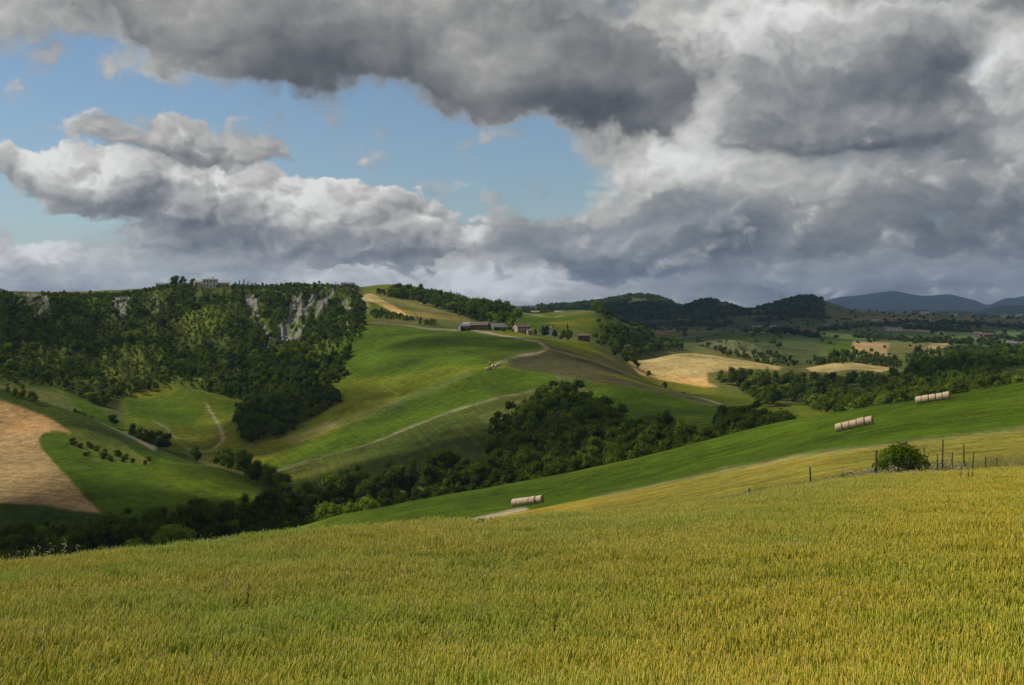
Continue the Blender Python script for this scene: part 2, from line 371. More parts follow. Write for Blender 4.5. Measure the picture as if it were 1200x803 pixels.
def height(az, r, detail=True):
    T = terrain_T(az, r)
    z = T * r
    z = np.where(r < 3, -1.75 + (z * 0 + (r / 3) * (-0.25)), z)
    if not detail: return z, T
    a = np.radians(az); X = r * np.sin(a); Y = r * np.cos(a)
    px, py = to_pix(az, T)
    # rough ground on the wooded scarp and in the far country
    scarp = sstep(840, 980, r) * (1 - sstep(1280, 1330, r)) * (1 - sstep(395, 440, px))
    gul = np.abs(fbm(az * 1.15, np.log(r) * 4, 3, 5)) * 2
    z = z - scarp * (gul * 15 * sstep(900, 1050, r) * (1 - 0.5 * sstep(1200, 1300, r)) - 4) * 0.8
    z = z + scarp * fbm(X / 30, Y / 30, 3, 9) * 10
    bad = np.zeros_like(z)
    for poly, r0, r1 in CLAYS:
        bad = np.maximum(bad, inpoly(px, py, poly) * (r > r0) * (r < r1))
    z = z - bad * np.abs(fbm(X / 11, Y / 40, 3, 21)) * 20
    far = sstep(1700, 2600, r)
    z = z + far * fbm(X / 420, Y / 420, 4, 31) * 16 * sstep(1700, 4000, r) * sstep(600, 700, px) * (1 - sstep(4600, 6500, r))
    z = z + sstep(10000, 14000, r) * fbm(X / 1500, Y / 2600, 4, 35) * 110
    def bump(c, w_, h_): return h_ * np.exp(-((px - c) / w_) ** 2)
    z = z + sstep(11000, 13500, r) * r / FPX * (bump(1045, 22, 3) + bump(1112, 16, 2.2) + bump(1157, 9, -5.5) + bump(1182, 8, 2) + bump(1210, 14, 2.5) + bump(815, 18, 4) + bump(985, 12, 1.5))
    z = z + sstep(3300, 3900, r) * (1 - sstep(5000, 6000, r)) * r / FPX * (bump(748, 28, 3.5) + bump(798, 12, -5) + bump(835, 14, 3) + bump(878, 16, -4) + bump(948, 26, 4) + bump(1000, 14, -2))
    z = z + sstep(6300, 7000, r) * (1 - sstep(7600, 9000, r)) * r / FPX * (bump(1110, 22, 3.0) + bump(1175, 20, 3.0) + bump(1140, 10, -2))
    hill = sstep(380, 480, r) * (1 - sstep(2000, 2600, r))
    z = z + hill * fbm(X / 90, Y / 90, 3, 41) * 4.5 + hill * fbm(X / 25, Y / 25, 2, 43) * 0.9
    mead = sstep(85, 130, r) * (1 - sstep(380, 480, r))
    z = z + mead * (fbm(X / 22, Y / 22, 3, 51) * 0.7)
    # wheat ground lies a stalk's height under the wheat's surface
    cr = np.interp(px, CREST[:, 0], CREST[:, 1])
    wh = (1 - sstep(cr * 1.2, cr * 1.45, r)) * sstep(5, 9, r)
    z = z + wh * (-0.72 + fbm(X / 7, Y / 7, 2, 61) * 0.25)
    return z, T
def ground_xy(x, y):
    x = np.atleast_1d(np.asarray(x, float)); y = np.atleast_1d(np.asarray(y, float))
    r = np.hypot(x, y); az = np.degrees(np.arctan2(x, y))
    z, T = height(az, r)
    return z
_rr = np.exp(np.linspace(math.log(9), math.log(17000), 5000))
def at(px, py, rmin=9, rmax=30000):
    """first point of the ground met along the direction of a survey sheet place"""
    a, t = pix_at(px, py)
    z, _ = height(np.full(_rr.shape, a), _rr)
    ok = (z / _rr >= t) & (_rr >= rmin) & (_rr <= rmax)
    i = int(np.argmax(ok)) if ok.any() else int(np.argmin(np.where((_rr >= rmin) & (_rr <= rmax), np.abs(z / _rr - t), 9e9)))
    r = _rr[i]
    return Vector((r * math.sin(R(a)), r * math.cos(R(a)), float(z[i]))), r

# ---------------------------------------------------------------- fields (linear base colours)
GREEN = (0.048, 0.081, 0.003); DGREEN = (0.030, 0.054, 0.004); YGREEN = (0.082, 0.102, 0.006); OLIVE = (0.105, 0.105, 0.030)
TAN = (0.28, 0.195, 0.085); STUB = (0.32, 0.245, 0.095); BROWN = (0.056, 0.056, 0.020); CLAY = (0.30, 0.28, 0.25); SCRUB = (0.055, 0.072, 0.018)
WHEATG = (0.10, 0.10, 0.03); DRY = (0.165, 0.150, 0.022); DIRT = (0.33, 0.28, 0.2)
# colour, outline, near, far, edge softness, row direction in degrees (None: no rows), row strength
FIELDS = [
 (DRY, [(-900, 900), (-900, 640), (480, 622), (600, 603), (700, 582), (850, 551), (960, 532), (1077, 518), (1200, 503), (1700, 450), (1700, 800)], 70, 345, 84, 0.6),
 (GREEN, [(-900, 900), (-900, 400), (1700, 300), (1700, 452), (1200, 503), (1077, 518), (960, 532), (850, 551), (700, 582), (600, 603), (480, 622)], 70, 370, 84, 0.7),
 (DGREEN, [(-700, 400), (20, 452), (100, 483), (200, 528), (245, 545), (290, 560), (330, 600), (300, 660), (-700, 700)], 370, 700, None, 0),
 (GREEN, [(45, 512), (60, 503), (84, 505), (105, 535), (178, 543), (190, 530), (240, 545), (285, 562), (325, 590), (310, 615), (120, 616), (118, 599), (70, 545), (50, 530)], 400, 640, None, 0),
 ((0.085, 0.105, 0.014), [(72, 500), (95, 500), (140, 515), (178, 540), (170, 544), (112, 537), (90, 520)], 480, 640, None, 0),
 (TAN, [(-700, 400), (0, 466), (15, 471), (57, 486), (84, 505), (66, 502), (52, 504), (45, 512), (47, 519), (57, 530), (82, 557), (100, 580), (119, 599), (82, 596), (50, 589), (0, 586), (-700, 575)], 400, 665, 70, 0.6),
 (YGREEN, [(60, 455), (75, 460), (110, 478), (145, 497), (140, 465), (170, 460), (235, 459), (290, 468), (280, 500), (292, 530), (245, 540), (205, 530), (185, 512), (145, 510)], 640, 925, None, 0),
 (GREEN, [(150, 466), (235, 460), (285, 472), (275, 480), (240, 478), (225, 500), (180, 495), (150, 485)], 640, 925, None, 0),
 (GREEN, [(75, 460), (112, 475), (145, 492), (145, 505), (100, 485)], 640, 925, None, 0),
 (GREEN, [(425, 372), (470, 379), (530, 386), (575, 388), (625, 397), (643, 408), (620, 418), (582, 430), (560, 440), (500, 455), (420, 470), (365, 437), (400, 400)], 440, 1040, 20, 0.55),
 (YGREEN, [(365, 440), (440, 425), (540, 405), (600, 412), (640, 425), (600, 440), (640, 455), (520, 480), (380, 520), (300, 545), (275, 535), (335, 505), (395, 473)], 440, 1040, 20, 0.55),
 (GREEN, [(405, 380), (470, 379), (530, 386), (575, 388), (625, 397), (643, 408), (620, 418), (580, 428), (520, 430), (470, 440), (420, 445), (385, 430), (405, 408)], 440, 1040, 20, 0.5),
 (GREEN, [(570, 432), (650, 440), (655, 455), (632, 457), (520, 485), (430, 520), (325, 550), (300, 545), (350, 520), (400, 500), (470, 470), (520, 445)], 440, 1040, 20, 0.55),
 ((0.048, 0.064, 0.009), [(300, 545), (325, 552), (430, 521), (520, 486), (632, 458), (600, 475), (560, 490), (620, 560), (600, 600), (300, 600)], 400, 760, 12, 0.8),
 (BROWN, [(640, 408), (700, 425), (800, 463), (855, 480), (800, 470), (740, 455), (680, 447), (640, 440), (590, 431), (600, 424)], 560, 860, None, 0),
 (GREEN, [(680, 448), (740, 456), (800, 471), (850, 482), (870, 500), (840, 520), (760, 530), (715, 500)], 400, 700, 15, 0.2),
 (YGREEN, [(700, 440), (745, 437), (790, 447), (850, 456), (900, 467), (985, 480), (1000, 490), (900, 500), (850, 482), (790, 462), (720, 440)], 660, 960, None, 0),
 (STUB, [(735, 423), (810, 410), (862, 417), (918, 430), (914, 434), (872, 433), (850, 436), (828, 438), (828, 447), (838, 451), (870, 459), (879, 463), (850, 457), (790, 447), (750, 438)], 900, 1110, 10, 0.7),
 (STUB, [(944, 431), (990, 421), (1042, 429), (1052, 434), (1030, 438), (1000, 434), (972, 438), (950, 436)], 1040, 1215, 10, 0.4),
 (YGREEN, [(620, 398), (680, 397), (704, 405), (695, 420), (650, 408)], 830, 1000, None, 0),
 (YGREEN, [(560, 386), (600, 384), (640, 395), (625, 399), (570, 389)], 850, 1050, None, 0),
 (GREEN, [(590, 366), (640, 368), (722, 369), (712, 380), (705, 392), (640, 388), (600, 381)], 1010, 1560, 25, 0.2),
 (YGREEN, [(640, 378), (712, 371), (722, 372), (708, 392), (680, 392)], 1010, 1400, None, 0),
 (GREEN, [(395, 338), (415, 342), (455, 362), (448, 370), (425, 376), (420, 362), (408, 348)], 980, 1300, None, 0),
 (STUB, [(417, 346), (436, 343), (455, 352), (480, 365), (484, 370), (470, 368), (445, 356)], 1000, 1290, 8, 0.3),
 ((0.13, 0.13, 0.035), [(436, 343), (470, 344), (545, 371), (555, 378), (520, 377), (484, 370)], 1000, 1330, None, 0),
 (YGREEN, [(425, 330), (510, 330), (545, 345), (500, 350), (430, 348)], 1380, 1700, None, 0),
 (GREEN, [(820, 389), (870, 387), (893, 395), (893, 408), (880, 404), (840, 394)], 1640, 2050, None, 0),
 (SCRUB, [(880, 398), (962, 398), (960, 425), (900, 425)], 1300, 1700, None, 0),
 (GREEN, [(962, 401), (1001, 399), (994, 415), (972, 418)], 1380, 1900, None, 0),
 (TAN, [(1001, 399), (1044, 401), (1040, 412), (1052, 424), (1030, 420), (995, 417)], 1380, 1880, 14, 0.3),
 (OLIVE, [(1044, 401), (1130, 402), (1090, 409), (1085, 419), (1058, 420), (1040, 410)], 1380, 1950, None, 0),
 (TAN, [(1090, 404), (1123, 402), (1100, 408), (1085, 418), (1076, 414)], 1380, 1950, None, 0),
 (YGREEN, [(1165, 438), (1210, 430), (1210, 448), (1185, 449)], 820, 1080, None, 0),
]
TRACKS = [  # pale strips: centre line on the sheet, near, far, half width m, strength, colour
 ([(470, 625), (540, 613), (598, 600), (612, 597)], 110, 300, 0.75, 0.9, (0.31, 0.275, 0.20)),
 ([(850, 551), (960, 532), (1077, 519), (1200, 503)], 110, 260, 0.8, 0.16, DIRT),
 ([(700, 582), (760, 570), (850, 551)], 110, 260, 0.8, 0.12, DIRT),
 ([(555, 388), (600, 395), (630, 401), (642, 409), (630, 415), (600, 421), (583, 427)], 680, 940, 1.5, 0.7, DIRT),
 ([(325, 551), (380, 535), (430, 520), (475, 503), (520, 486), (575, 470), (632, 457)], 450, 740, 0.7, 0.5, DIRT),
 ([(385, 497), (450, 480), (480, 466), (520, 452), (545, 440)], 500, 900, 4.0, 0.13, DIRT),
 ([(340, 515), (370, 505), (385, 497)], 500, 900, 5.0, 0.2, DIRT),
 ([(242, 472), (250, 485), (258, 500), (262, 515)], 640, 925, 1.0, 0.7, DIRT), ([(262, 515), (245, 530), (220, 525), (205, 512), (195, 500), (180, 492)], 640, 925, 1.2, 0.4, DIRT),
 ([(-60, 444), (0, 448), (40, 457), (80, 476), (120, 495), (180, 525)], 560, 720, 1.4, 0.6, DIRT),
 ([(420, 378), (450, 377), (500, 384), (560, 387)], 900, 1050, 1.5, 0.5, DIRT),
 ([(0, 536), (45, 548), (90, 580)], 400, 660, 0.9, 0.0, DIRT),
 ([(405, 338), (425, 350), (425, 362)], 1000, 1300, 6, 0.5, (0.25, 0.22, 0.18)),
 ([(600, 367), (640, 372), (660, 371)], 1100, 1550, 2.0, 0.3, DIRT),
 ([(1040, 385), (1080, 386), (1105, 391)], 2000, 3200, 6, 0.6, DIRT),
 ([(640, 408), (700, 424), (760, 447), (800, 462), (850, 478)], 600, 860, 1.0, 0.3, DIRT)]
def seg_dist(px, py, pl):
    d = np.full(px.shape, 1e9)
    for (x1, y1), (x2, y2) in zip(pl[:-1], pl[1:]):
        vx, vy = x2 - x1, y2 - y1; L = vx * vx + vy * vy
        t = np.clip(((px - x1) * vx + (py - y1) * vy) / L, 0, 1)
        d = np.minimum(d, np.hypot((px - x1 - t * vx), (py - y1 - t * vy) * 2.2))
    return d
def ground_colour(az, r, T, X, Y):
    """base colour and shader hints of every point of the land"""
    px, py = to_pix(az, T)
    n = len(az)
    wx = fbm(X / 14 * (300 / np.maximum(r, 60)) ** .8, Y / 14 * (300 / np.maximum(r, 60)) ** .8, 3, 71) * 5.0
    wy = fbm(X / 14 * (300 / np.maximum(r, 60)) ** .8 + 40, Y / 14 * (300 / np.maximum(r, 60)) ** .8, 3, 75) * 1.6
    # default country: wild grass near, a patchwork of farmland and woods further off
    col = np.tile(np.array((0.075, 0.088, 0.022)), (n, 1))
    col[r < 100] = (0.06, 0.06, 0.02)
    vor = r > 1650
    if vor.any():
        xs, ys = X[vor], Y[vor]
        cs = 230.0
        gx, gy = np.floor(xs / cs), np.floor(ys / (cs * 1.5))
        best = np.full(xs.shape, 1e18); idx = np.zeros(xs.shape, np.int64)
        for ox in (-1, 0, 1):
            for oy in (-1, 0, 1):
                cx, cy = gx + ox, gy + oy
                hx = _hash(cx.astype(np.int64), cy.astype(np.int64), 3); hy = _hash(cx.astype(np.int64), cy.astype(np.int64), 4)
                d = ((cx + hx) * cs - xs) ** 2 + (((cy + hy) * cs * 1.5 - ys) / 1.5) ** 2
                ii = (_hash(cx.astype(np.int64), cy.astype(np.int64), 5) * 9999).astype(np.int64)
                m = d < best; best[m] = d[m]; idx[m] = ii[m]
        pal = np.array([(0.07, 0.11, 0.03), (0.085, 0.10, 0.03), (0.05, 0.075, 0.02), (0.12, 0.13, 0.04), (0.10, 0.095, 0.035), (0.055, 0.085, 0.02), (0.15, 0.135, 0.05), (0.065, 0.11, 0.018), (0.06, 0.10, 0.018), (0.08, 0.12, 0.02), (0.07, 0.095, 0.022)])
        pv = pal[idx % len(pal)]
        pxs = px[vor]
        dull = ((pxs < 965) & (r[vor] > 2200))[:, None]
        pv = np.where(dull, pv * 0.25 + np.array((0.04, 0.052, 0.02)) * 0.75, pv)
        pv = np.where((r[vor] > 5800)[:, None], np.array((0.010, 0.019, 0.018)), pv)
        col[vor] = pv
    scarp = (r > 860) & (r < 1330) & (px < 420)
    g = fbm(X / 40, Y / 40, 4, 81)
    col[scarp] = np.where((g[scarp] > 0)[:, None], np.array((0.062, 0.088, 0.010)), np.array((0.044, 0.060, 0.010)))
    row = np.zeros(n); rs = np.zeros(n)
    for colr, poly, r0, r1, rd, rst in FIELDS:
        m = (r > r0) & (r < r1)
        mm = inpoly(px[m] + wx[m], py[m] + wy[m] * 0.6, poly)
        ix = np.nonzero(m)[0][mm]
        col[ix] = colr
        if rd is not None:
            row[ix] = X[ix] * math.cos(R(rd)) + Y[ix] * math.sin(R(rd)); rs[ix] = rst
        else: rs[ix] = 0
    for pl, r0, r1, hw, st, tc in TRACKS:
        ix = np.nonzero((r > r0) & (r < r1))[0]
        d = seg_dist(px[ix] + wx[ix] * 0.4, py[ix] + wy[ix] * 0.4, pl) * r[ix] / FPX
        f = (1 - sstep(hw * 0.6, hw * 1.5, d)) * st * np.clip(0.75 + 1.3 * fbm(X[ix] / 9, Y[ix] / 9, 2, 87), 0, 1)
        col[ix] = col[ix] * (1 - f[:, None]) + np.array(tc) * f[:, None]
    clay = np.zeros(n)
    for poly, r0, r1 in CLAYS:
        m = (r > r0) & (r < r1)
        mm = inpoly(px[m] + wx[m] * 2, py[m] + wy[m] * 2, poly)
        clay[np.nonzero(m)[0][mm]] = 1.0 if poly[0][0] < 500 else 0.16
    return col, row, rs, clay

def grid_mesh(name, V, nr, nc, wrap):
    me = bpy.data.meshes.new(name)
    me.vertices.add(len(V)); me.vertices.foreach_set('co', V.astype(np.float32).ravel())
    i = np.arange(nr - 1)[:, None] * nc; j = np.arange(nc - (0 if wrap else 1))[None, :]
    a = i + j; b = i + (j + 1) % nc
    F = np.stack([a, b, b + nc, a + nc], -1).reshape(-1, 4)[:, ::-1]
    nf = len(F)
    me.loops.add(nf * 4); me.loops.foreach_set('vertex_index', F.astype(np.int32).ravel())
    me.polygons.add(nf); me.polygons.foreach_set('loop_start', np.arange(0, nf * 4, 4, dtype=np.int32)); me.polygons.foreach_set('loop_total', np.full(nf, 4, np.int32))
    me.polygons.foreach_set('use_smooth', np.ones(nf, bool))
    me.update(calc_edges=True)
    return me
def fattr(me, name, data, ty='FLOAT'):
    at_ = me.attributes.new(name, ty, 'POINT')
    if ty == 'FLOAT': at_.data.foreach_set('value', np.asarray(data, np.float32))
    elif ty == 'FLOAT_COLOR':
        c = np.concatenate([data, np.ones((len(data), 1))], 1); at_.data.foreach_set('color', c.astype(np.float32).ravel())
    elif ty == 'FLOAT_VECTOR': at_.data.foreach_set('vector', np.asarray(data, np.float32).ravel())
    elif ty == 'INT': at_.data.foreach_set('value', np.asarray(data, np.int32))

def new_mat(name, rough=0.9):
    m = bpy.data.materials.new(name); m.use_nodes = True
    t = m.node_tree
    for nn in list(t.nodes): t.nodes.remove(nn)
    h = NT(t)
    bs = h.n('ShaderNodeBsdfPrincipled', ins={'Roughness': rough})
    bs.inputs['Specular IOR Level'].default_value = 0.2
    h.n('ShaderNodeOutputMaterial', ins={0: bs.outputs[0]})
    return m, h, bs

def ground_material():
    m, h, bs = new_mat('ground', 0.95)
    bs.inputs['Specular IOR Level'].default_value = 0.05
    geo = h.n('ShaderNodeNewGeometry').outputs['Position']
    ca = h.n('ShaderNodeAttribute', attribute_name='col').outputs['Color']
    row = h.n('ShaderNodeAttribute', attribute_name='row').outputs['Fac']
    rs = h.n('ShaderNodeAttribute', attribute_name='rs').outputs['Fac']
    cl = h.n('ShaderNodeAttribute', attribute_name='clay').outputs['Fac']
    n1 = h.noise(geo, 0.022, 5, 0.6).outputs['Fac']
    n2 = h.noise(geo, 0.22, 6, 0.62).outputs['Fac']
    n3 = h.noise(geo, 1.6, 4, 0.6).outputs['Fac']
    v = h.m('ADD', h.m('MULTIPLY', h.m('SUBTRACT', n1, 0.5), 1.9), h.m('MULTIPLY', h.m('SUBTRACT', n2, 0.5), 1.8))
    v = h.m('ADD', v, h.m('MULTIPLY', h.m('SUBTRACT', n3, 0.5), 2.3))
    # streaks stretched along the slope lines
    rc = h.n('ShaderNodeCombineXYZ', ins={0: row}).outputs[0]
    lane = h.n('ShaderNodeTexNoise', noise_dimensions='1D', ins={'W': row, 'Scale': 0.45, 'Detail': 5.0, 'Roughness': 0.7}).outputs['Fac']
    breaks = h.mr(n2, 0.35, 0.6)
    st = h.m('MULTIPLY', h.m('MULTIPLY', h.m('SUBTRACT', lane, 0.5), rs), breaks)
    v = h.m('ADD', v, h.m('MULTIPLY', st, 2.2))
    bright = h.m('ADD', 1.0, v)
    bright = h.m('MAXIMUM', bright, 0.25)
    c1 = h.vm('MULTIPLY', ca, h.n('ShaderNodeCombineXYZ', ins={0: bright, 1: bright, 2: bright}).outputs[0])
    # patches gone yellow
    yel = h.m('MULTIPLY', h.mr(h.noise(geo, 0.012, 5, 0.6).outputs['Fac'], 0.48, 0.66), 0.5)
    c1b = h.mix(yel, c1, h.vm('MULTIPLY', c1, (1.75, 1.18, 1.0)))
    # clay
    gs = h.vm('MULTIPLY', geo, (1.0, 0.16, 0.22))
    cn = h.noise(gs, 0.14, 6, 0.65).outputs['Fac']
    cm = h.m('MULTIPLY', cl, h.mr(cn, 0.43, 0.53))
    clc = h.n('ShaderNodeValToRGB', ins={0: h.noise(gs, 0.42, 6, 0.75).outputs['Fac']})
    e = clc.color_ramp.elements
    e[0].position = 0.3; e[0].color = (0.085, 0.08, 0.06, 1); e[1].position = 0.68; e[1].color = (0.25, 0.24, 0.22, 1)
    c2 = h.mix(cm, c1b, clc.outputs[0])
    h.t.links.new(c2, bs.inputs['Base Color'])
    bp = h.n('ShaderNodeBump', ins={'Height': h.m('ADD', h.m('MULTIPLY', n2, 2.0), h.m('MULTIPLY', n3, 0.35)), 'Strength': 0.55, 'Distance': 1.0})
    h.t.links.new(bp.outputs[0], bs.inputs['Normal'])
    return m

def build_terrain():
    inner = np.linspace(-28, 28, 1400)
    outer = np.linspace(28, 360 - 28, 60)[1:-1]
    A = np.concatenate([inner, outer]); A = np.where(A > 180, A - 360, A)
    lr = np.concatenate([np.linspace(math.log(0.6), math.log(8), 14)[:-1], np.linspace(math.log(8), math.log(85), 90)[:-1], np.linspace(math.log(85), math.log(390), 190)[:-1],
                         np.linspace(math.log(390), math.log(1500), 520)[:-1], np.linspace(math.log(1500), math.log(5000), 230)[:-1], np.linspace(math.log(5000), math.log(17400), 130)])
    aa, ll = np.meshgrid(A, lr); aa = aa.ravel(); rr = np.exp(ll.ravel())
    z, T = height(aa, rr)
    X = rr * np.sin(np.radians(aa)); Y = rr * np.cos(np.radians(aa))
    col, row, rs, clay = ground_colour(aa, rr, T, X, Y)
    V = np.stack([X, Y, z], -1)
    me = grid_mesh('terrain', V, len(lr), len(A), True)
    cg = col.reshape(len(lr), len(A), 3)
    for _ in range(2):
        cg = (cg + np.roll(cg, 1, 0) + np.roll(cg, -1, 0)) / 3; cg = (cg + np.roll(cg, 1, 1) + np.roll(cg, -1, 1)) / 3
    col = cg.reshape(-1, 3)
    fattr(me, 'col', col, 'FLOAT_COLOR'); fattr(me, 'row', row); fattr(me, 'rs', rs); fattr(me, 'clay', clay)
    me.materials.append(ground_material())
    o = bpy.data.objects.new('terrain', me); C.objects.link(o)
    o['kind'] = 'structure'
    o['label'] = 'rolling farmland hills with green, tan and ploughed fields'
    return o
build_terrain()

# ---------------------------------------------------------------- helpers for plants and things
def link(o, parent=None):
    C.objects.link(o)
    if parent is not None: o.parent = parent
    return o
def tag(o, label=None, cat=None, group=None, kind=None):
    if label: o['label'] = label
    if cat: o['category'] = cat
    if group: o['group'] = group
    if kind: o['kind'] = kind
    return o
def empty(name, loc, rz=0.0, sc=1.0):
    o = bpy.data.objects.new(name, None); o.empty_display_size = 0.2
    o.location = loc; o.rotation_euler = (0, 0, rz); o.scale = (sc, sc, sc)
    return link(o)
def copy_tree(o, parent=None):
    c = o.copy(); C.objects.link(c); c.parent = parent
    for ch in o.children: copy_tree(ch, c)
    return c
def mesh_from(name, V, F, mats, mi=None, smooth=False, attrs=None):
    """V (n,3), F (m,4) quads with -1 allowed as the last index for triangles"""
    me = bpy.data.meshes.new(name)
    F = np.asarray(F)
    V = np.asarray(V, np.float32)
    me.vertices.add(len(V)); me.vertices.foreach_set('co', V.ravel())
    if F.shape[1] == 4 and (F[:, 3] < 0).any():
        tot = np.where(F[:, 3] < 0, 3, 4); flat = F[F >= 0]
    else: tot = np.full(len(F), F.shape[1]); flat = F.ravel()
    me.loops.add(len(flat)); me.loops.foreach_set('vertex_index', flat.astype(np.int32))
    me.polygons.add(len(F)); st = np.concatenate([[0], np.cumsum(tot)[:-1]])
    me.polygons.foreach_set('loop_start', st.astype(np.int32)); me.polygons.foreach_set('loop_total', tot.astype(np.int32))
    if smooth: me.polygons.foreach_set('use_smooth', np.ones(len(F), bool))
    for m in (mats if isinstance(mats, (list, tuple)) else [mats]): me.materials.append(m)
    if mi is not None: me.polygons.foreach_set('material_index', np.asarray(mi, np.int32))
    me.update(calc_edges=True)
    if attrs:
        for k, (d, ty) in attrs.items(): fattr(me, k, d, ty)
    return me
def tube(path, rad, sides=6, cap=True):
    path = [Vector(p) for p in path]; V = []; F = []
    for i, p in enumerate(path):
        d = (path[min(i + 1, len(path) - 1)] - path[max(i - 1, 0)]).normalized()
        u = d.cross(Vector((0.3, 0.9, 0.1))); u = (u if u.length > 1e-3 else d.cross(Vector((1, 0, 0)))).normalized(); v = d.cross(u)
        for k in range(sides):
            a = 2 * math.pi * k / sides; V.append(p + (u * math.cos(a) + v * math.sin(a)) * rad[i])
    for i in range(len(path) - 1):
        for k in range(sides):
            a = i * sides + k; b = i * sides + (k + 1) % sides
            F.append((a, b, b + sides, a + sides))
    if cap:
        n = len(V); V.append(path[-1]); b0 = (len(path) - 1) * sides
        for k in range(sides): F.append((b0 + k, b0 + (k + 1) % sides, n, -1))
    return V, F
def merge(parts):
    V = []; F = []
    for v, f in parts:
        o = len(V); V += [tuple(x) for x in v]; F += [tuple((i + o if i >= 0 else -1) for i in q) + ((-1,) if len(q) == 3 else ()) for q in f]
    return V, F

def leaf_mat(name, dark, light, trans=0.3, vary=0.35):
    m = bpy.data.materials.new(name); m.use_nodes = True
    t = m.node_tree
    for nn in list(t.nodes): t.nodes.remove(nn)
    h = NT(t)
    oi = h.n('ShaderNodeObjectInfo').outputs['Random']
    geo = h.n('ShaderNodeNewGeometry')
    n = h.noise(geo.outputs['Position'], 0.45, 2, 0.5).outputs['Fac']
    f = h.m('ADD', h.m('MULTIPLY', oi, 0.6), h.m('MULTIPLY', n, 0.4))
    f = h.m('ADD', f, h.m('MULTIPLY', h.m('SUBTRACT', geo.outputs['Random Per Island'], 0.5), vary), clamp=True)
    c = h.mix(f, dark, light)
    d = h.n('ShaderNodeBsdfDiffuse', ins={0: c, 1: 0.5})
    tr = h.n('ShaderNodeBsdfTranslucent', ins={0: h.vm('MULTIPLY', c, (1.3, 1.25, 0.6))})
    mx = h.n('ShaderNodeMixShader', ins={0: trans, 1: d.outputs[0], 2: tr.outputs[0]})
    h.n('ShaderNodeOutputMaterial', ins={0: mx.outputs[0]})
    return m
LEAF_D = leaf_mat('dark_leaves', (0.034, 0.055, 0.010), (0.085, 0.125, 0.016))
LEAF_M = leaf_mat('mid_leaves', (0.055, 0.090, 0.012), (0.135, 0.185, 0.020))
LEAF_L = leaf_mat('light_leaves', (0.10, 0.15, 0.018), (0.20, 0.27, 0.03))
def simple_mat(name, col, rough=0.85, var=0.25, scale=3.0, bump=0.0, col2=None):
    m, h, bs = new_mat(name, rough)
    tc = h.n('ShaderNodeTexCoord').outputs['Object']
    n = h.noise(tc, scale, 5, 0.6).outputs['Fac']
    c2 = col2 or tuple(v * (1 - var) for v in col)
    f = h.mr(n, 0.3, 0.7)
    h.t.links.new(h.mix(f, c2, col), bs.inputs['Base Color'])
    if bump:
        b = h.n('ShaderNodeBump', ins={'Height': n, 'Strength': bump, 'Distance': 0.05}); h.t.links.new(b.outputs[0], bs.inputs['Normal'])
    return m
BARK = simple_mat('bark', (0.10, 0.08, 0.06), 0.95, 0.5, 6, 0.5)

def leaf_cloud(rng, pts, nrm, size):
    n = len(pts)
    r1 = rng.normal(size=(n, 3)) * 0.75 + nrm; r1 /= np.linalg.norm(r1, axis=1, keepdims=True) + 1e-9
    u = np.cross(r1, rng.normal(size=(n, 3))); u /= np.linalg.norm(u, axis=1, keepdims=True) + 1e-9
    v = np.cross(r1, u)
    s = size * rng.uniform(0.6, 1.35, (n, 1)); t = s * rng.uniform(0.55, 0.9, (n, 1))
    V = np.stack([pts - u * s, pts - v * t + r1 * s * 0.15, pts + u * s, pts + v * t + r1 * s * 0.15], 1).reshape(-1, 3)
    return V, np.arange(n * 4).reshape(n, 4)
def crown_mesh(name, seed, mat, h, w, n=420, leaf=0.42, lobes=8, base=0.22, top_pull=0.0, core=True, column=False):
    """leafy crown of a tree of height h and width w"""
    rng = np.random.default_rng(seed)
    L = []
    for k in range(lobes):
        f = (k + 0.5) / lobes
        if column:
            z = h * (base + (1 - base) * f * 0.92); rr = w * 0.5 * (1 - f * 0.65); a = rng.uniform(0, 6.28)
            L.append((np.array([math.cos(a), math.sin(a), 0]) * w * 0.05 + np.array([0, 0, z]), np.array([rr, rr, h / lobes * 1.3])))
        else:
            z = h * (base + (0.90 - base) * rng.uniform(0.12, 0.92)); a = 2.4 * k + rng.uniform(-.5, .5)
            hf = (z / h - base) / (1 - base); rad = w * 0.5 * rng.uniform(0.25, 0.66) * math.sqrt(max(0.15, 1 - (hf * 1.25 - 0.45) ** 2)) * (1 - top_pull * hf)
            s = w * rng.uniform(0.19, 0.33)
            L.append((np.array([math.cos(a) * rad, math.sin(a) * rad, z]), np.array([s, s, s * rng.uniform(0.7, 1.0)])))
    if not column: L.append((np.array([rng.uniform(-.06, .06) * w, rng.uniform(-.06, .06) * w, h * 0.80]), np.array([w * .24, w * .24, h * .17])))
    P = []; N = []
    ll = len(L)
    for k in range(n):
        c, s = L[rng.integers(ll)]
        d = rng.normal(size=3); d /= np.linalg.norm(d)
        if d[2] < -0.35 and rng.random() < 0.6: d[2] = -d[2]
        q = rng.uniform(0.72, 1.08) if rng.random() < 0.85 else rng.uniform(1.05, 1.3)
        P.append(c + d * s * q); N.append(d)
    V, F = leaf_cloud(rng, np.array(P), np.array(N), leaf)
    parts = [(V.tolist(), F.tolist())]
    if core:
        for c, s in L:
            bm = bmesh.new(); bmesh.ops.create_icosphere(bm, subdivisions=1, radius=1)
            vv = [tuple(c + np.array(v.co) * s * 0.70 * rng.uniform(0.75, 1.1)) for v in bm.verts]; ff = [tuple(v.index for v in f.verts) for f in bm.faces]
            bm.free(); parts.append((vv, ff))
    V, F = merge(parts)
    return mesh_from(name, V, F, mat)
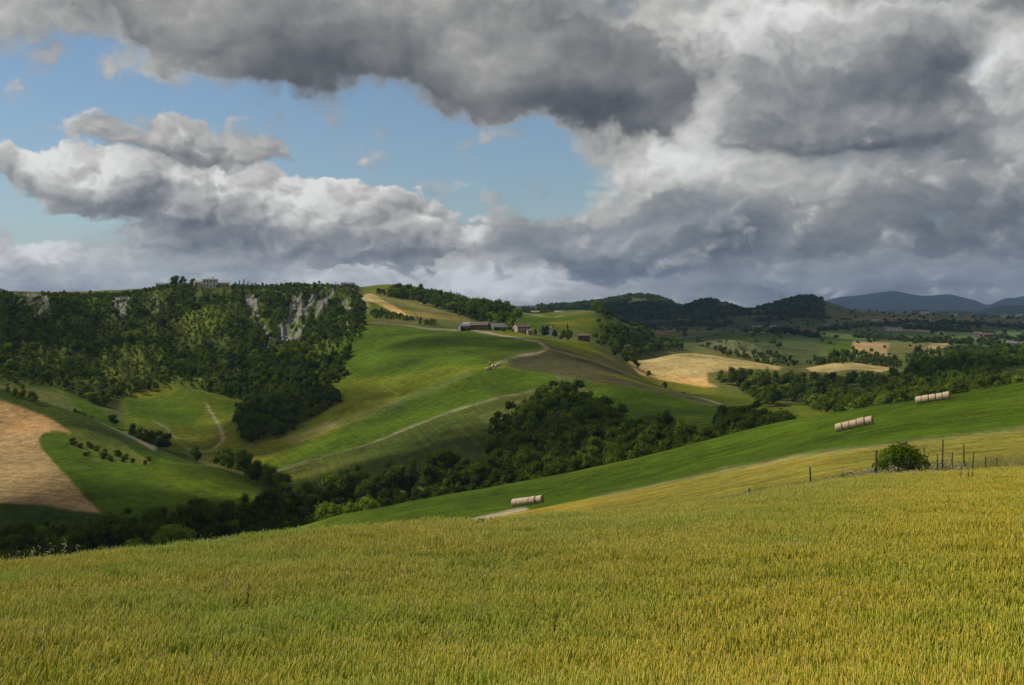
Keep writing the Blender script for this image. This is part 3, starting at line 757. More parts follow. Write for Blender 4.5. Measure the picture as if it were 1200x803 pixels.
def trunk_mesh(name, seed, h, rad=0.17):
    rng = random.Random(seed)
    parts = [tube([(0, 0, -0.8), (rng.uniform(-.1, .1), rng.uniform(-.1, .1), h * .2), (rng.uniform(-.25, .25), rng.uniform(-.25, .25), h * .45), (rng.uniform(-.4, .4), rng.uniform(-.4, .4), h * .75)], [rad * 1.4, rad, rad * .7, rad * .25], 7)]
    for k in range(5):
        a = k * 2.4 + rng.random(); z0 = h * rng.uniform(.2, .45); l = h * rng.uniform(.18, .32)
        parts.append(tube([(0, 0, z0), (math.cos(a) * l * .5, math.sin(a) * l * .5, z0 + l * .45), (math.cos(a) * l, math.sin(a) * l, z0 + l)], [rad * .5, rad * .35, rad * .1], 5))
    V, F = merge(parts)
    return mesh_from(name, V, F, BARK, smooth=True)

# ---------------------------------------------------------------- scatter: one object carrying many copies of a few source meshes
def scatter(name, pts, rot, scl, var, protos, label=None, cat=None):
    me = bpy.data.meshes.new(name); me.vertices.add(len(pts)); me.vertices.foreach_set('co', np.asarray(pts, np.float32).ravel())
    fattr(me, 'rot', rot, 'FLOAT_VECTOR'); fattr(me, 'scl', scl, 'FLOAT_VECTOR'); fattr(me, 'var', var, 'INT')
    for p in protos:
        for m in p.data.materials:
            if m.name not in [q.name for q in me.materials]: me.materials.append(m)
    o = bpy.data.objects.new(name, me); C.objects.link(o)
    ng = bpy.data.node_groups.new(name, 'GeometryNodeTree')
    ng.interface.new_socket('Geometry', in_out='INPUT', socket_type='NodeSocketGeometry')
    ng.interface.new_socket('Geometry', in_out='OUTPUT', socket_type='NodeSocketGeometry')
    nd = ng.nodes; lk = ng.links
    gi = nd.new('NodeGroupInput'); go = nd.new('NodeGroupOutput')
    jn = nd.new('GeometryNodeJoinGeometry')
    def na(an, ty):
        a = nd.new('GeometryNodeInputNamedAttribute'); a.data_type = ty; a.inputs['Name'].default_value = an; return a.outputs['Attribute']
    ra = na('rot', 'FLOAT_VECTOR'); sa = na('scl', 'FLOAT_VECTOR'); va = na('var', 'INT')
    e2r = nd.new('FunctionNodeEulerToRotation'); lk.new(ra, e2r.inputs[0])
    for k, p in enumerate(protos):
        oi = nd.new('GeometryNodeObjectInfo'); oi.inputs['Object'].default_value = p; oi.inputs['As Instance'].default_value = True
        cmp_ = nd.new('FunctionNodeCompare'); cmp_.data_type = 'INT'; cmp_.operation = 'EQUAL'
        lk.new(va, cmp_.inputs[2]); cmp_.inputs[3].default_value = k
        ip = nd.new('GeometryNodeInstanceOnPoints')
        lk.new(gi.outputs[0], ip.inputs['Points']); lk.new(cmp_.outputs[0], ip.inputs['Selection']); lk.new(oi.outputs['Geometry'], ip.inputs['Instance'])
        lk.new(e2r.outputs[0], ip.inputs['Rotation']); lk.new(sa, ip.inputs['Scale'])
        lk.new(ip.outputs[0], jn.inputs[0])
    lk.new(jn.outputs[0], go.inputs[0])
    md = o.modifiers.new('scatter', 'NODES'); md.node_group = ng
    tag(o, label, cat, None, 'stuff')
    return o
def proto(name, me): return bpy.data.objects.new(name, me)

# ---------------------------------------------------------------- wheat
def wheat_material():
    m = bpy.data.materials.new('wheat'); m.use_nodes = True
    t = m.node_tree
    for nn in list(t.nodes): t.nodes.remove(nn)
    h = NT(t)
    ca = h.n('ShaderNodeAttribute', attribute_name='col').outputs['Color']
    pos = h.n('ShaderNodeNewGeometry').outputs['Position']
    n = h.noise(pos, 0.16, 4, 0.6).outputs['Fac']
    n2 = h.noise(pos, 0.9, 3, 0.6).outputs['Fac']
    g = h.m('ADD', h.mr(n, 0.38, 0.68), h.m('MULTIPLY', h.m('SUBTRACT', n2, 0.5), 0.7), clamp=True)
    sx = h.n('ShaderNodeSeparateXYZ', ins={0: pos}).outputs[0]
    g = h.m('ADD', g, h.mr(sx, -2.0, 9.0, 0.0, -0.3), clamp=True)
    sy = h.n('ShaderNodeSeparateXYZ', ins={0: pos}).outputs[1]
    warm = h.m('MULTIPLY', h.mr(h.m('SUBTRACT', sx, h.m('MULTIPLY', h.m('SUBTRACT', sy, 22.0), 0.5)), -9.0, 10.0), 1.0)
    ca = h.mix(warm, h.vm('MULTIPLY', ca, (0.88, 0.86, 0.80)), h.vm('MULTIPLY', ca, (1.0, 0.91, 0.45)))
    c = h.mix(g, h.vm('MULTIPLY', ca, (1.0, 0.97, 0.78)), h.vm('MULTIPLY', ca, (0.76, 0.93, 0.60)))
    d = h.n('ShaderNodeBsdfDiffuse', ins={0: c, 1: 0.6})
    tr = h.n('ShaderNodeBsdfTranslucent', ins={0: h.vm('MULTIPLY', c, (1.15, 1.15, 0.7))})
    mx = h.n('ShaderNodeMixShader', ins={0: 0.35, 1: d.outputs[0], 2: tr.outputs[0]})
    gl = h.n('ShaderNodeBsdfGlossy', ins={0: (1, 1, 0.9, 1), 1: 0.45})
    m2 = h.n('ShaderNodeMixShader', ins={0: 0.03, 1: mx.outputs[0], 2: gl.outputs[0]})
    h.n('ShaderNodeOutputMaterial', ins={0: m2.outputs[0]})
    return m
WHEAT = wheat_material()
def wheat_patch(seed, size=1.0, n=220):
    rng = np.random.default_rng(seed)
    V = []; F = []; Cc = []
    def add(v, f, c):
        o = len(V); V.extend(v); F.extend([tuple(i + o if i >= 0 else -1 for i in q) for q in f]); Cc.extend([c] * len(v))
    for k in range(n):
        x, y = rng.uniform(-size * .56, size * .56, 2)
        hh = rng.normal(0.72, 0.055); la = rng.normal(0.35, 0.5); lt = abs(rng.normal(0.10, 0.09))
        dx, dy = math.cos(la) * lt, math.sin(la) * lt
        a = rng.uniform(0, 3.14); cx, cy = math.cos(a) * .003, math.sin(a) * .003
        gold = rng.uniform(0, 1)
        gr = np.array((0.165, 0.225, 0.009)) * rng.uniform(0.75, 1.2)
        topx, topy = x + dx * hh, y + dy * hh
        add([(x - cx, y - cy, 0), (x + cx, y + cy, 0), (topx + cx, topy + cy, hh), (topx - cx, topy - cy, hh)], [(0, 1, 2, 3)], gr)
        # ear
        el = rng.uniform(.085, .12); w_ = rng.uniform(.0062, .0085)
        ex, ey = dx * 1.6 + rng.normal(0, .12), dy * 1.6 + rng.normal(0, .12)
        ec = np.array((0.72, 0.65, 0.19)) * (1 - gold) + np.array((0.52, 0.56, 0.10)) * gold
        if rng.random() < .05: ec = np.array((0.75, 0.68, 0.42))
        ec = ec * rng.uniform(.8, 1.2)
        rings = [(0.0, .45), (.2, 1.0), (.65, .95), (1.0, .25)]
        vv = []
        for f_, s_ in rings:
            for q in range(4):
                b = a + q * 1.5708
                vv.append((topx + ex * el * f_ + math.cos(b) * w_ * s_, topy + ey * el * f_ + math.sin(b) * w_ * s_, hh + el * f_))
        ff = []
        for i in range(3):
            for q in range(4): ff.append((i * 4 + q, i * 4 + (q + 1) % 4, i * 4 + 4 + (q + 1) % 4, i * 4 + 4 + q))
        ff.append((12, 13, 14, 15))
        add(vv, ff, ec)
        # two drooping leaves
        for _ in range(2):
            b = rng.uniform(0, 6.28); z0 = hh * rng.uniform(.35, .8); l = rng.uniform(.14, .28); lw = .0055
            px_, py_ = x + dx * z0, y + dy * z0; c_, s_ = math.cos(b), math.sin(b); nx, ny = -s_ * lw, c_ * lw
            up = rng.uniform(.5, 1.25)
            p1 = (px_ + c_ * l * .5, py_ + s_ * l * .5, z0 + l * up); p2 = (px_ + c_ * l, py_ + s_ * l, z0 + l * (up - rng.uniform(.2, .8)))
            lc = gr * rng.uniform(.9, 1.3) if rng.random() > .15 else np.array((0.28, 0.24, 0.09))
            add([(px_ - nx, py_ - ny, z0), (px_ + nx, py_ + ny, z0), (p1[0] + nx, p1[1] + ny, p1[2]), (p1[0] - nx, p1[1] - ny, p1[2]), p2], [(0, 1, 2, 3), (3, 2, 4, -1)], lc)
    return mesh_from('wheat_patch', V, F, WHEAT, attrs={'col': (np.array(Cc), 'FLOAT_COLOR')})
def build_wheat():
    protos = [proto('wheat_patch', wheat_patch(100 + k)) for k in range(6)]
    rng = np.random.default_rng(5)
    step = 0.82
    gx, gy = np.meshgrid(np.arange(-58, 58, step), np.arange(4, 90, step))
    x = gx.ravel() + rng.uniform(-.2, .2, gx.size); y = gy.ravel() + rng.uniform(-.2, .2, gx.size)
    r = np.hypot(x, y); az = np.degrees(np.arctan2(x, y))
    px = 600 + FPX * np.tan(np.radians(np.clip(az, -40, 40)))
    cr = np.interp(px, CREST[:, 0], CREST[:, 1])
    k = (r > 10.5) & (r < cr * 1.02) & (np.abs(az) < 36)
    x, y = x[k], y[k]; z = ground_xy(x, y)
    n = len(x)
    # tilt with the slope
    e = 0.5; gxs = (ground_xy(x + e, y) - ground_xy(x - e, y)) / (2 * e); gys = (ground_xy(x, y + e) - ground_xy(x, y - e)) / (2 * e)
    rot = np.stack([np.arctan(gys) * .9, -np.arctan(gxs) * .9, rng.normal(0, .35, n)], -1)
    s = rng.uniform(.93, 1.08, n) * (1 + fbm(x / 5, y / 5, 2, 91) * .25)
    print('wheat', n)
    scatter('wheat', np.stack([x, y, z - .02], -1), rot, np.stack([np.ones(n) * 1.02, np.ones(n) * 1.02, s], -1), rng.integers(0, 6, n), protos,
            'ripening green and gold wheat filling the sloping field in front')
build_wheat()

# ---------------------------------------------------------------- woods that read as one mass
def sample_region(poly, r0, r1, spacing, seed, a0=-35, a1=35, keep=None):
    """points spread evenly over the ground inside an outline of the survey sheet between two distances"""
    rng = np.random.default_rng(seed)
    pxs = [p[0] for p in poly]; a0 = max(a0, pix_at(min(pxs), 400)[0] - .3); a1 = min(a1, pix_at(max(pxs), 400)[0] + .3)
    x0, x1 = r1 * math.sin(R(a0)), r1 * math.sin(R(a1)); xa, xb = min(x0, r0 * math.sin(R(a0))), max(x1, r0 * math.sin(R(a1)))
    gx, gy = np.meshgrid(np.arange(xa, xb, spacing), np.arange(r0 * .86, r1, spacing))
    x = (gx + rng.uniform(-.45, .45, gx.shape) * spacing).ravel(); y = (gy + rng.uniform(-.45, .45, gx.shape) * spacing).ravel()
    r = np.hypot(x, y); az = np.degrees(np.arctan2(x, y)); k = (r > r0) & (r < r1) & (az > a0) & (az < a1)
    x, y, r, az = x[k], y[k], r[k], az[k]
    z, T = height(az, r)
    px, py = to_pix(az, T)
    k = inpoly(px, py, poly)
    if keep is not None: k &= keep(px, py, x, y, r)
    return x[k], y[k], z[k], px[k], py[k], r[k]
def not_clay(px, py, r):
    b = np.zeros(px.shape, bool)
    for poly, r0, r1 in CLAYS: b |= inpoly(px, py, poly) & (r > r0) & (r < r1)
    return ~b
def off_villa(px, r): return ~((px > 226) & (px < 272) & (r > 1235))
far_protos = []
for k in range(8):
    far_protos.append(proto('wood_tree', crown_mesh('wood_crown', 200 + k, (LEAF_M, LEAF_D, LEAF_M, LEAF_D, LEAF_M, LEAF_D, LEAF_L, LEAF_M)[k], 8.0 + (k % 3), 7.0 + (k % 4) * .6, n=260, leaf=0.52, lobes=4 + k % 4, base=0.05)))
tiny_protos = []
for k in range(5):
    tiny_protos.append(proto('grove', crown_mesh('grove_crown', 300 + k, LEAF_D if k < 4 else LEAF_M, 10.0, 16.0, n=110, leaf=1.5, lobes=7, base=0.0)))
def add_wood(name, sets, protos, label):
    X = []; Sx = []; Vv = []
    for x, y, z, s, v in sets:
        X.append(np.stack([x, y, z], -1)); Sx.append(s); Vv.append(v)
    X = np.concatenate(X); s = np.concatenate(Sx); v = np.concatenate(Vv); n = len(X)
    rng = np.random.default_rng(len(name)); rot = np.stack([np.zeros(n), np.zeros(n), rng.uniform(0, 6.28, n)], -1)
    sc = np.stack([s * rng.uniform(.85, 1.15, n), s * rng.uniform(.85, 1.15, n), s * rng.uniform(.85, 1.2, n)], -1)
    print(name, n)
    return scatter(name, X, rot, sc, v, protos, label)
def varied(rng, n, w_): return rng.choice(len(w_), n, p=np.array(w_) / sum(w_))
def build_woods():
    rng = np.random.default_rng(31)
    # wooded scarp on the left
    def keep(px, py, x, y, r):
        d = fbm(x / 45, y / 45, 3, 101) + fbm(x / 14, y / 14, 2, 103) * .5
        clear = inpoly(px, py, [(120, 425), (150, 415), (185, 430), (180, 452), (150, 455), (118, 448)]) | inpoly(px, py, [(198, 372), (240, 372), (260, 392), (232, 400), (205, 392)]) | inpoly(px, py, [(60, 375), (75, 385), (70, 430), (55, 410)])
        grassy = (inpoly(px, py, [(60, 350), (250, 350), (275, 420), (235, 458), (140, 460), (90, 440)]))
        lim = np.where(clear, .26, np.where(grassy, .08, -.03))
        return (d > lim) & not_clay(px, py, r) & off_villa(px, r)
    poly = [(-460, 344), (60, 346), (170, 341), (225, 334), (340, 334), (420, 338), (428, 362), (424, 395), (400, 432), (366, 436), (410, 440), (398, 447), (376, 457), (398, 472), (336, 508), (312, 522), (284, 520), (274, 490), (288, 470), (236, 458), (170, 460), (140, 465), (120, 478), (70, 458), (0, 452), (-460, 450)]
    x, y, z, px, py, r = sample_region(poly, 690, 1345, 5.0, 33, keep=keep)
    s = rng.uniform(.38, .90, len(x)) * np.where((px > 270) & (py > 420), 1.15, 1.0)
    s = s * np.where(r > 1240, .62, 1.0)
    dark = (px > 265) & (py > 425)
    v = np.where(dark, varied(rng, len(x), [3, 3, .4, 3, .2, 3, 0, .2]), varied(rng, len(x), [3, 1.6, 3, 1.6, 3, 1.6, 2.0, 3]))
    # bushes between the trees, smaller
    x2, y2, z2, px2, py2, r2 = sample_region(poly, 860, 1345, 5.0, 34, keep=lambda px, py, x, y, r: (not_clay(px, py, r) & off_villa(px, r)) | (np.random.default_rng(1).random(len(px)) < .06))
    s2 = rng.uniform(.18, .45, len(x2)); v2 = varied(rng, len(x2), [1, 1, 2, 1, 3, 1, 2.5, 2])
    add_wood('hillside_wood', [(x, y, z, s, v), (x2, y2, z2, s2, v2)], far_protos, 'dense mixed wood covering the steep eroded hillside on the left')
    WEDGE = [(575, 500), (606, 488), (636, 466), (668, 466), (702, 482), (728, 500), (745, 520), (720, 640), (600, 640)]
    # thickets on the ridge right of the scarp and behind the farm
    sets = []
    for poly, r0, r1, sp_, s0, s1, ww in [
        ([(228 * 2, 345), (470, 342), (500, 345), (560, 355), (604, 374), (560, 376), (530, 364), (500, 352), (460, 350)], 1140, 1450, 7.5, .9, 1.6, [2, 2, 2, 2, 2, 2, 1, 2]),
        ([(432, 366), (448, 364), (500, 377), (548, 388), (500, 384), (470, 374), (440, 372)], 1000, 1120, 5, .3, .5, [2, 2, 2, 2, 2, 2, 1, 2]),
        ([(610, 364), (700, 366), (705, 371), (660, 370), (612, 368)], 1500, 2100, 12, .5, .9, [2, 2, 2, 2, 2, 2, .3, 2]),
        ([(830, 446), (870, 443), (915, 450), (960, 450), (1050, 450), (1075, 438), (1110, 430), (1210, 428), (1210, 442), (1165, 440), (1180, 455), (1210, 470), (1210, 480), (1000, 492), (930, 478), (900, 474), (860, 455), (828, 446)], 620, 1230, 9.0, .75, 1.3, [2, 2, 3, 2, 3, 2, 2, 3]),
        ([(640, 463), (664, 462), (690, 480), (722, 490), (745, 512), (600, 512), (580, 500), (606, 490), (622, 480)], 560, 700, 6.2, .7, 1.1, [2, 2, 2, 2, 2, 2, .3, 2]),
        ([(570, 520), (576, 500), (606, 492), (622, 482), (640, 466), (664, 464), (690, 482), (722, 492), (745, 512), (752, 500), (770, 500), (800, 512), (830, 526), (834, 600), (700, 640), (570, 640)], 400, 640, 4.6, .35, .7, [2, 2, 1.5, 2, 1.5, 2, .3, 1.5]),
        ([(-20, 640), (60, 628), (130, 616), (250, 612), (330, 596), (420, 585), (480, 590), (560, 570), (620, 570), (620, 640), (-20, 690)], 385, 462, 4.2, .35, .75, [2, 2, 1, 2, 1, 2, .5, 1]),
        ([(838, 500), (852, 492), (880, 492), (905, 500), (925, 508), (925, 530), (838, 540)], 450, 600, 4.5, .45, .8, [3, 3, .5, 3, .2, 3, 0, .2]),
        ([(1060, 420), (1090, 408), (1130, 410), (1210, 414), (1210, 440), (1110, 442), (1070, 440)], 1060, 1560, 9, .4, .9, [2, 2, 2, 2, 2, 2, 1, 2]),
        ([(636, 468), (668, 468), (700, 482), (726, 500), (742, 520), (700, 540), (620, 540), (625, 490)], 480, 690, 6.0, .8, 1.15, [2, 2, 1, 3, 1, 3, .2, 1]),
        ([(820, 405), (905, 415), (935, 425), (1000, 420), (990, 428), (900, 430), (860, 420)], 1130, 1500, 11, .5, .9, [2, 2, 2, 2, 2, 2, 1, 2]),
        ([(700, 385), (800, 392), (805, 408), (760, 414), (738, 424), (705, 400)], 1080, 1380, 8.5, .7, 1.1, [2, 2, 2, 2, 2, 2, 2, 3]),
        ([(970, 415), (1000, 415), (1055, 425), (1060, 432), (970, 422)], 1200, 1420, 10, .6, 1.0, [2, 2, 2, 2, 2, 2, 0, 1])]:
        x, y, z, px, py, r = sample_region(poly, r0, r1, sp_, int(r0), keep=lambda px, py, x, y, r: ((fbm(x / 30, y / 30, 3, 111) > -.16) | inpoly(px, py, WEDGE)) & ~inpoly(px, py, [(1165, 436), (1210, 430), (1210, 449), (1185, 452)]))
        sets.append((x, y, z, rng.uniform(s0, s1, len(x)), varied(rng, len(x), ww)))
    add_wood('valley_wood', sets, far_protos, 'thick green wood filling the valley floor behind the hay bale slope')
    # far country: dark wooded hills, hedges and copses
    sets = []
    x, y, z, px, py, r = sample_region([(630, 330), (1260, 330), (1260, 412), (630, 412)], 1650, 5600, 24, 44,
        keep=lambda px, py, x, y, r: np.where((px < 965), (r > 2300) & (fbm(x / 260, y / 420, 3, 121) > np.where(r > 3300, -.2, .03)), (fbm(x / 190, y / 330, 3, 123) > .19)) & ~((px > 1000) & (py > 392) & (r < 2600) & (py < 420) & (fbm(x / 80, y / 80, 2, 5) > -.3)))
    sets.append((x, y, z, rng.uniform(.7, 1.4, len(x)) * np.where(px > 965, .55, 1.0), rng.integers(0, 5, len(x))))
    x, y, z, px, py, r = sample_region([(630, 360), (1260, 360), (1260, 412), (630, 412)], 1500, 4400, 78, 46)
    sets.append((x, y, z, rng.uniform(.3, .7, len(x)), rng.integers(0, 5, len(x))))
    # hedge lines
    for pl, r0, r1 in [([(1000, 395), (1060, 400), (1140, 403)], 1800, 2300), ([(1060, 386), (1110, 388), (1150, 391), (1200, 402)], 2000, 3300), ([(1100, 379), (1150, 381), (1200, 386)], 2400, 4200), ([(960, 388), (1010, 384), (1060, 380)], 2000, 3400), ([(1150, 402), (1180, 410), (1210, 412)], 1500, 2300), ([(880, 388), (930, 392), (960, 396)], 1700, 2600), ([(740, 384), (800, 380), (850, 384)], 1900, 3400)]:
        for (x1, y1), (x2, y2) in zip(pl[:-1], pl[1:]):
            m = int(abs(x2 - x1) / 2.6)
            for i in range(m):
                t = (i + rng.uniform(-.3, .3)) / m; p, rr = at(x1 + (x2 - x1) * t, y1 + (y2 - y1) * t + rng.normal(0, .4), r0, r1)
                sets.append((np.array([p.x]), np.array([p.y]), np.array([p.z]), np.array([rng.uniform(.45, 1.0)]), rng.integers(0, 5, 1)))
    add_wood('distant_wood', sets, tiny_protos, 'dark far off woods and hedges on the hills towards the horizon')
build_woods()

# ---------------------------------------------------------------- single trees
def ordinal(n): return '%d%s' % (n, 'th' if 10 <= n % 100 <= 20 else {1: 'st', 2: 'nd', 3: 'rd'}.get(n % 10, 'th'))
KINDS = {}
def kind_protos(key, mat, hs, w, n, leaf, cnt, **kw):
    KINDS[key] = []
    for k in range(cnt):
        h = hs * (0.90 + 0.05 * k)
        KINDS[key].append((crown_mesh('crown', 400 + 13 * k + len(KINDS) * 101, mat, h, w * (0.9 + 0.07 * ((k * 2) % 4)), n=n, leaf=leaf, **{**kw, 'lobes': kw.get('lobes', 8) + (k * 3) % 7 - 3}), trunk_mesh('trunk', 50 + k + len(KINDS) * 7, h), h))
kind_protos('dark', LEAF_D, 10, 8.0, 950, .30, 9, lobes=9, base=.08)
kind_protos('mid', LEAF_M, 9, 7.4, 950, .30, 9, lobes=9, base=.06)
kind_protos('light', LEAF_L, 8, 7.2, 900, .30, 4, lobes=8, base=.02)
kind_protos('bush', LEAF_M, 3.2, 3.8, 420, .22, 4, lobes=7, base=.0)
kind_protos('cypress', LEAF_D, 11, 2.6, 420, .30, 2, lobes=8, base=.04, column=True)
kind_protos('pine', LEAF_D, 11, 8, 420, .36, 2, lobes=6, base=.55)
MASTER = {}
def plant(key, pos, height_m, label, group, rng, cat='tree', name='tree'):
    k = rng.randrange(len(KINDS[key])); cm, tm, h = KINDS[key][k]
    if (key, k, name) not in MASTER:
        root = empty(name, (0, 0, 0))
        link(bpy.data.objects.new('trunk', tm), root); link(bpy.data.objects.new('crown', cm), root)
        MASTER[(key, k, name)] = root; o = root
    else: o = copy_tree(MASTER[(key, k, name)])
    s = height_m / h
    o.location = pos; o.rotation_euler = (rng.uniform(-.04, .04), rng.uniform(-.04, .04), rng.uniform(0, 6.28))
    o.scale = (s * rng.uniform(.85, 1.15), s * rng.uniform(.85, 1.15), s)
    tag(o, label, cat, group)
    return o
LOOK = {'dark': 'dark green round tree', 'mid': 'mid green leafy tree', 'light': 'bright yellow green tree', 'bush': 'low round green bush', 'cypress': 'slim dark cypress', 'pine': 'umbrella shaped dark pine'}
def gp(px, r):
    a = pix_at(px, 400)[0]; z, _ = height(np.array([a]), np.array([float(r)]))
    return Vector((r * math.sin(R(a)), r * math.cos(R(a)), float(z[0])))
def row_of(line, spacing, hr, kinds, where, group, seed, jitter=3.0, name='tree', cat='tree', sink=0.2):
    """trees along a line of (bearing column, distance) points"""
    rng = random.Random(seed); P = [gp(a, b) for a, b in line]; out = []
    for a, b in zip(P[:-1], P[1:]):
        L = (b - a).length; n = max(1, round(L / spacing))
        for i in range(n):
            q = a.lerp(b, (i + rng.uniform(.1, .9)) / n); q.x += rng.uniform(-jitter, jitter); q.y += rng.uniform(-jitter, jitter)
            q.z = float(ground_xy(q.x, q.y)[0]) - sink; out.append(q)
    label_all(out, hr, kinds, where, group, rng, name, cat)
PLAN = []
def label_all(pts, hr, kinds, where, group, rng, name='tree', cat='tree'):
    for q in pts: PLAN.append(dict(q=q, h=rng.uniform(*hr), key=rng.choice(kinds), where=where, group=group, name=name, cat=cat))
def top_shows(q, h):
    """whether the crown of a tree clears the ground between it and the viewer"""
    r = math.hypot(q.x, q.y); a = math.degrees(math.atan2(q.x, q.y))
    rr = np.exp(np.linspace(math.log(12), math.log(r * .985), 260)); z, _ = height(np.full(rr.shape, a), rr)
    return (q.z + h * .85) / r > float((z / rr).max()) and abs(a) < 23.8
def plant_all(limit):
    """the trees that show largest stand as objects of their own, the others join one mass"""
    vis = [t for t in PLAN if top_shows(t['q'], t['h'])]
    tr = sorted([t for t in vis if t['cat'] == 'tree'], key=lambda t: -t['h'] / t['q'].y)
    own = [t for t in vis if t['cat'] != 'tree'] + tr[:limit]; rest = tr[limit:]
    groups = {}
    for t in own: groups.setdefault((t['group'], t['name']), []).append(t)
    rng = random.Random(99)
    for lst in groups.values():
        lst.sort(key=lambda t: t['q'].x / t['q'].y); cnt = {}; tot = {}
        for t in lst: tot[t['key']] = tot.get(t['key'], 0) + 1
        for t in lst:
            k = t['key']; cnt[k] = cnt.get(k, 0) + 1
            o_ = 'only' if tot[k] == 1 else ordinal(cnt[k])
            lab = ('%s %s from the left %s' % (o_, LOOK[k], t['where'])) if tot[k] > 1 else ('the only %s %s' % (LOOK[k], t['where']))
            plant(k, t['q'], t['h'], lab, t['group'], rng, t['cat'], t['name'])
    n = len(rest); print('planted', len(own), 'rest', n, 'hidden', len(PLAN) - len(vis))
    if n:
        r_ = np.random.default_rng(8)
        add_wood('scattered_wood', [(np.array([t['q'].x for t in rest]), np.array([t['q'].y for t in rest]), np.array([t['q'].z for t in rest]), np.array([t['h'] / 9.0 for t in rest]), r_.integers(0, 8, n))], far_protos, 'further trees standing in the woods and hedges of the valley')
def region_trees(poly, r0, r1, spacing, hr, kinds, where, group, seed, limit=999):
    x, y, z, px, py, r = sample_region(poly, r0, r1, spacing, seed)
    pts = [Vector((a, b, c - .2)) for a, b, c in zip(x, y, z)]
    rng = random.Random(seed); pts.sort(key=lambda q: q.y); pts = pts[:limit]
    print(group, len(pts))
    label_all(pts, hr, kinds, where, group, rng)
# the hedge along the stream behind the meadow
row_of([(-8, 352), (60, 366), (120, 384), (200, 405), (262, 424), (330, 440), (400, 452), (470, 446), (540, 440), (610, 436), (690, 432)], 4.2, (8, 13), ['dark', 'dark', 'dark', 'mid', 'mid'], 'in the valley bottom hedge', 'trees of the hedge along the valley bottom', 3, 3.5)
row_of([(-10, 375), (90, 400), (170, 420), (250, 432)], 8, (6, 9), ['dark', 'dark', 'mid'], 'in the bottom left thicket', 'trees of the shaded thicket at bottom left', 4, 5)
row_of([(95, 352), (150, 352), (228, 360)], 5.2, (7.5, 9.5), ['light', 'mid'], 'above the left wheat edge', 'shrubby trees just above the wheat', 5, 2)
row_of([(368, 350), (400, 346), (436, 344)], 5, (6.5, 8), ['light'], 'at the meadow edge', 'bright trees at the meadow edge', 6, 1.5)
row_of([(258, 585), (275, 560), (292, 535), (310, 510), (326, 488), (340, 468)], 7, (8, 12), ['dark', 'mid', 'dark'], 'in the gully hedge', 'trees of the gully hedge', 7, 2.5)
row_of([(150, 720), (168, 700), (182, 680), (198, 655)], 7.5, (8, 12), ['dark'], 'between the two left fields', 'trees of the clump between the left fields', 8, 2.5)
plant('dark', gp(228, 598), 10, 'lone dark round tree at the top edge of the green bowl', None, random.Random(1))
plant('dark', gp(132, 770), 8, 'dark tree by the strip of light grass below the wooded hillside', None, random.Random(2))
row_of([(86, 800), (106, 775)], 6, (3.5, 4.5), ['bush'], 'on the light grass strip', 'bushes on the light grass strip', 9, 1.5, 'bush', 'bush')
row_of([(325, 455), (400, 468), (480, 462), (560, 452), (640, 448)], 7.0, (10, 14), ['dark', 'dark', 'mid'], 'in the back row of the valley hedge', 'tall trees at the back of the valley hedge', 13, 4)
# scrub bank in the left green field
row_of([(82, 565), (112, 555), (140, 548), (172, 545)], 3.6, (1.8, 3.4), ['bush'], 'on the scrubby bank', 'bushes on the scrubby bank', 10, 5, 'bush', 'bush')
row_of([(96, 548), (128, 537), (172, 530)], 4.0, (1.6, 3.0), ['bush'], 'below the scrubby bank', 'bushes on the lower lip of the bank', 12, 2.5, 'bush', 'bush')
row_of([(0, 655), (22, 645), (48, 638)], 8, (4, 6.5), ['dark'], 'above the ploughed tan field', 'trees above the ploughed tan field', 11, 3)
# wood in the middle gully
region_trees([(576, 500), (606, 492), (622, 482), (640, 466), (664, 464), (690, 482), (722, 492), (745, 512), (752, 500), (770, 500), (800, 512), (830, 526), (834, 600), (700, 640), (600, 640), (600, 560)], 405, 620, 7.2, (6.5, 10.5), ['dark', 'dark', 'mid', 'mid', 'dark'], 'in the middle gully wood', 'trees of the wood in the middle gully', 21, 150)
region_trees([(838, 488), (852, 482), (880, 484), (905, 492), (925, 500), (925, 520), (838, 530)], 470, 620, 6.5, (7.5, 10.5), ['dark'], 'in the dark wood at the slope edge', 'trees of the small dark wood at the slope edge', 22, 28)
# front of the wood behind the hay bales
region_trees([(870, 466), (920, 470), (1000, 470), (1110, 464), (1160, 462), (1160, 492), (1000, 494), (900, 482)], 640, 830, 10.5, (9, 13), ['mid', 'dark', 'mid', 'light'], 'in the wood behind the bales', 'trees at the front of the wood behind the bales', 23, 45)
# belt of trees on the ridge over the farm
row_of([(484, 1245), (510, 1220), (535, 1180), (560, 1120), (590, 1070), (604, 1060)], 9.0, (10, 16), ['dark', 'mid', 'dark'], 'in the ridge belt above the farm', 'trees of the belt above the farm', 24, 4)
row_of([(438, 1300), (460, 1280), (484, 1270)], 9, (5, 8), ['dark', 'mid'], 'along the top of the tan strip', 'trees along the top of the tan strip', 25, 3)
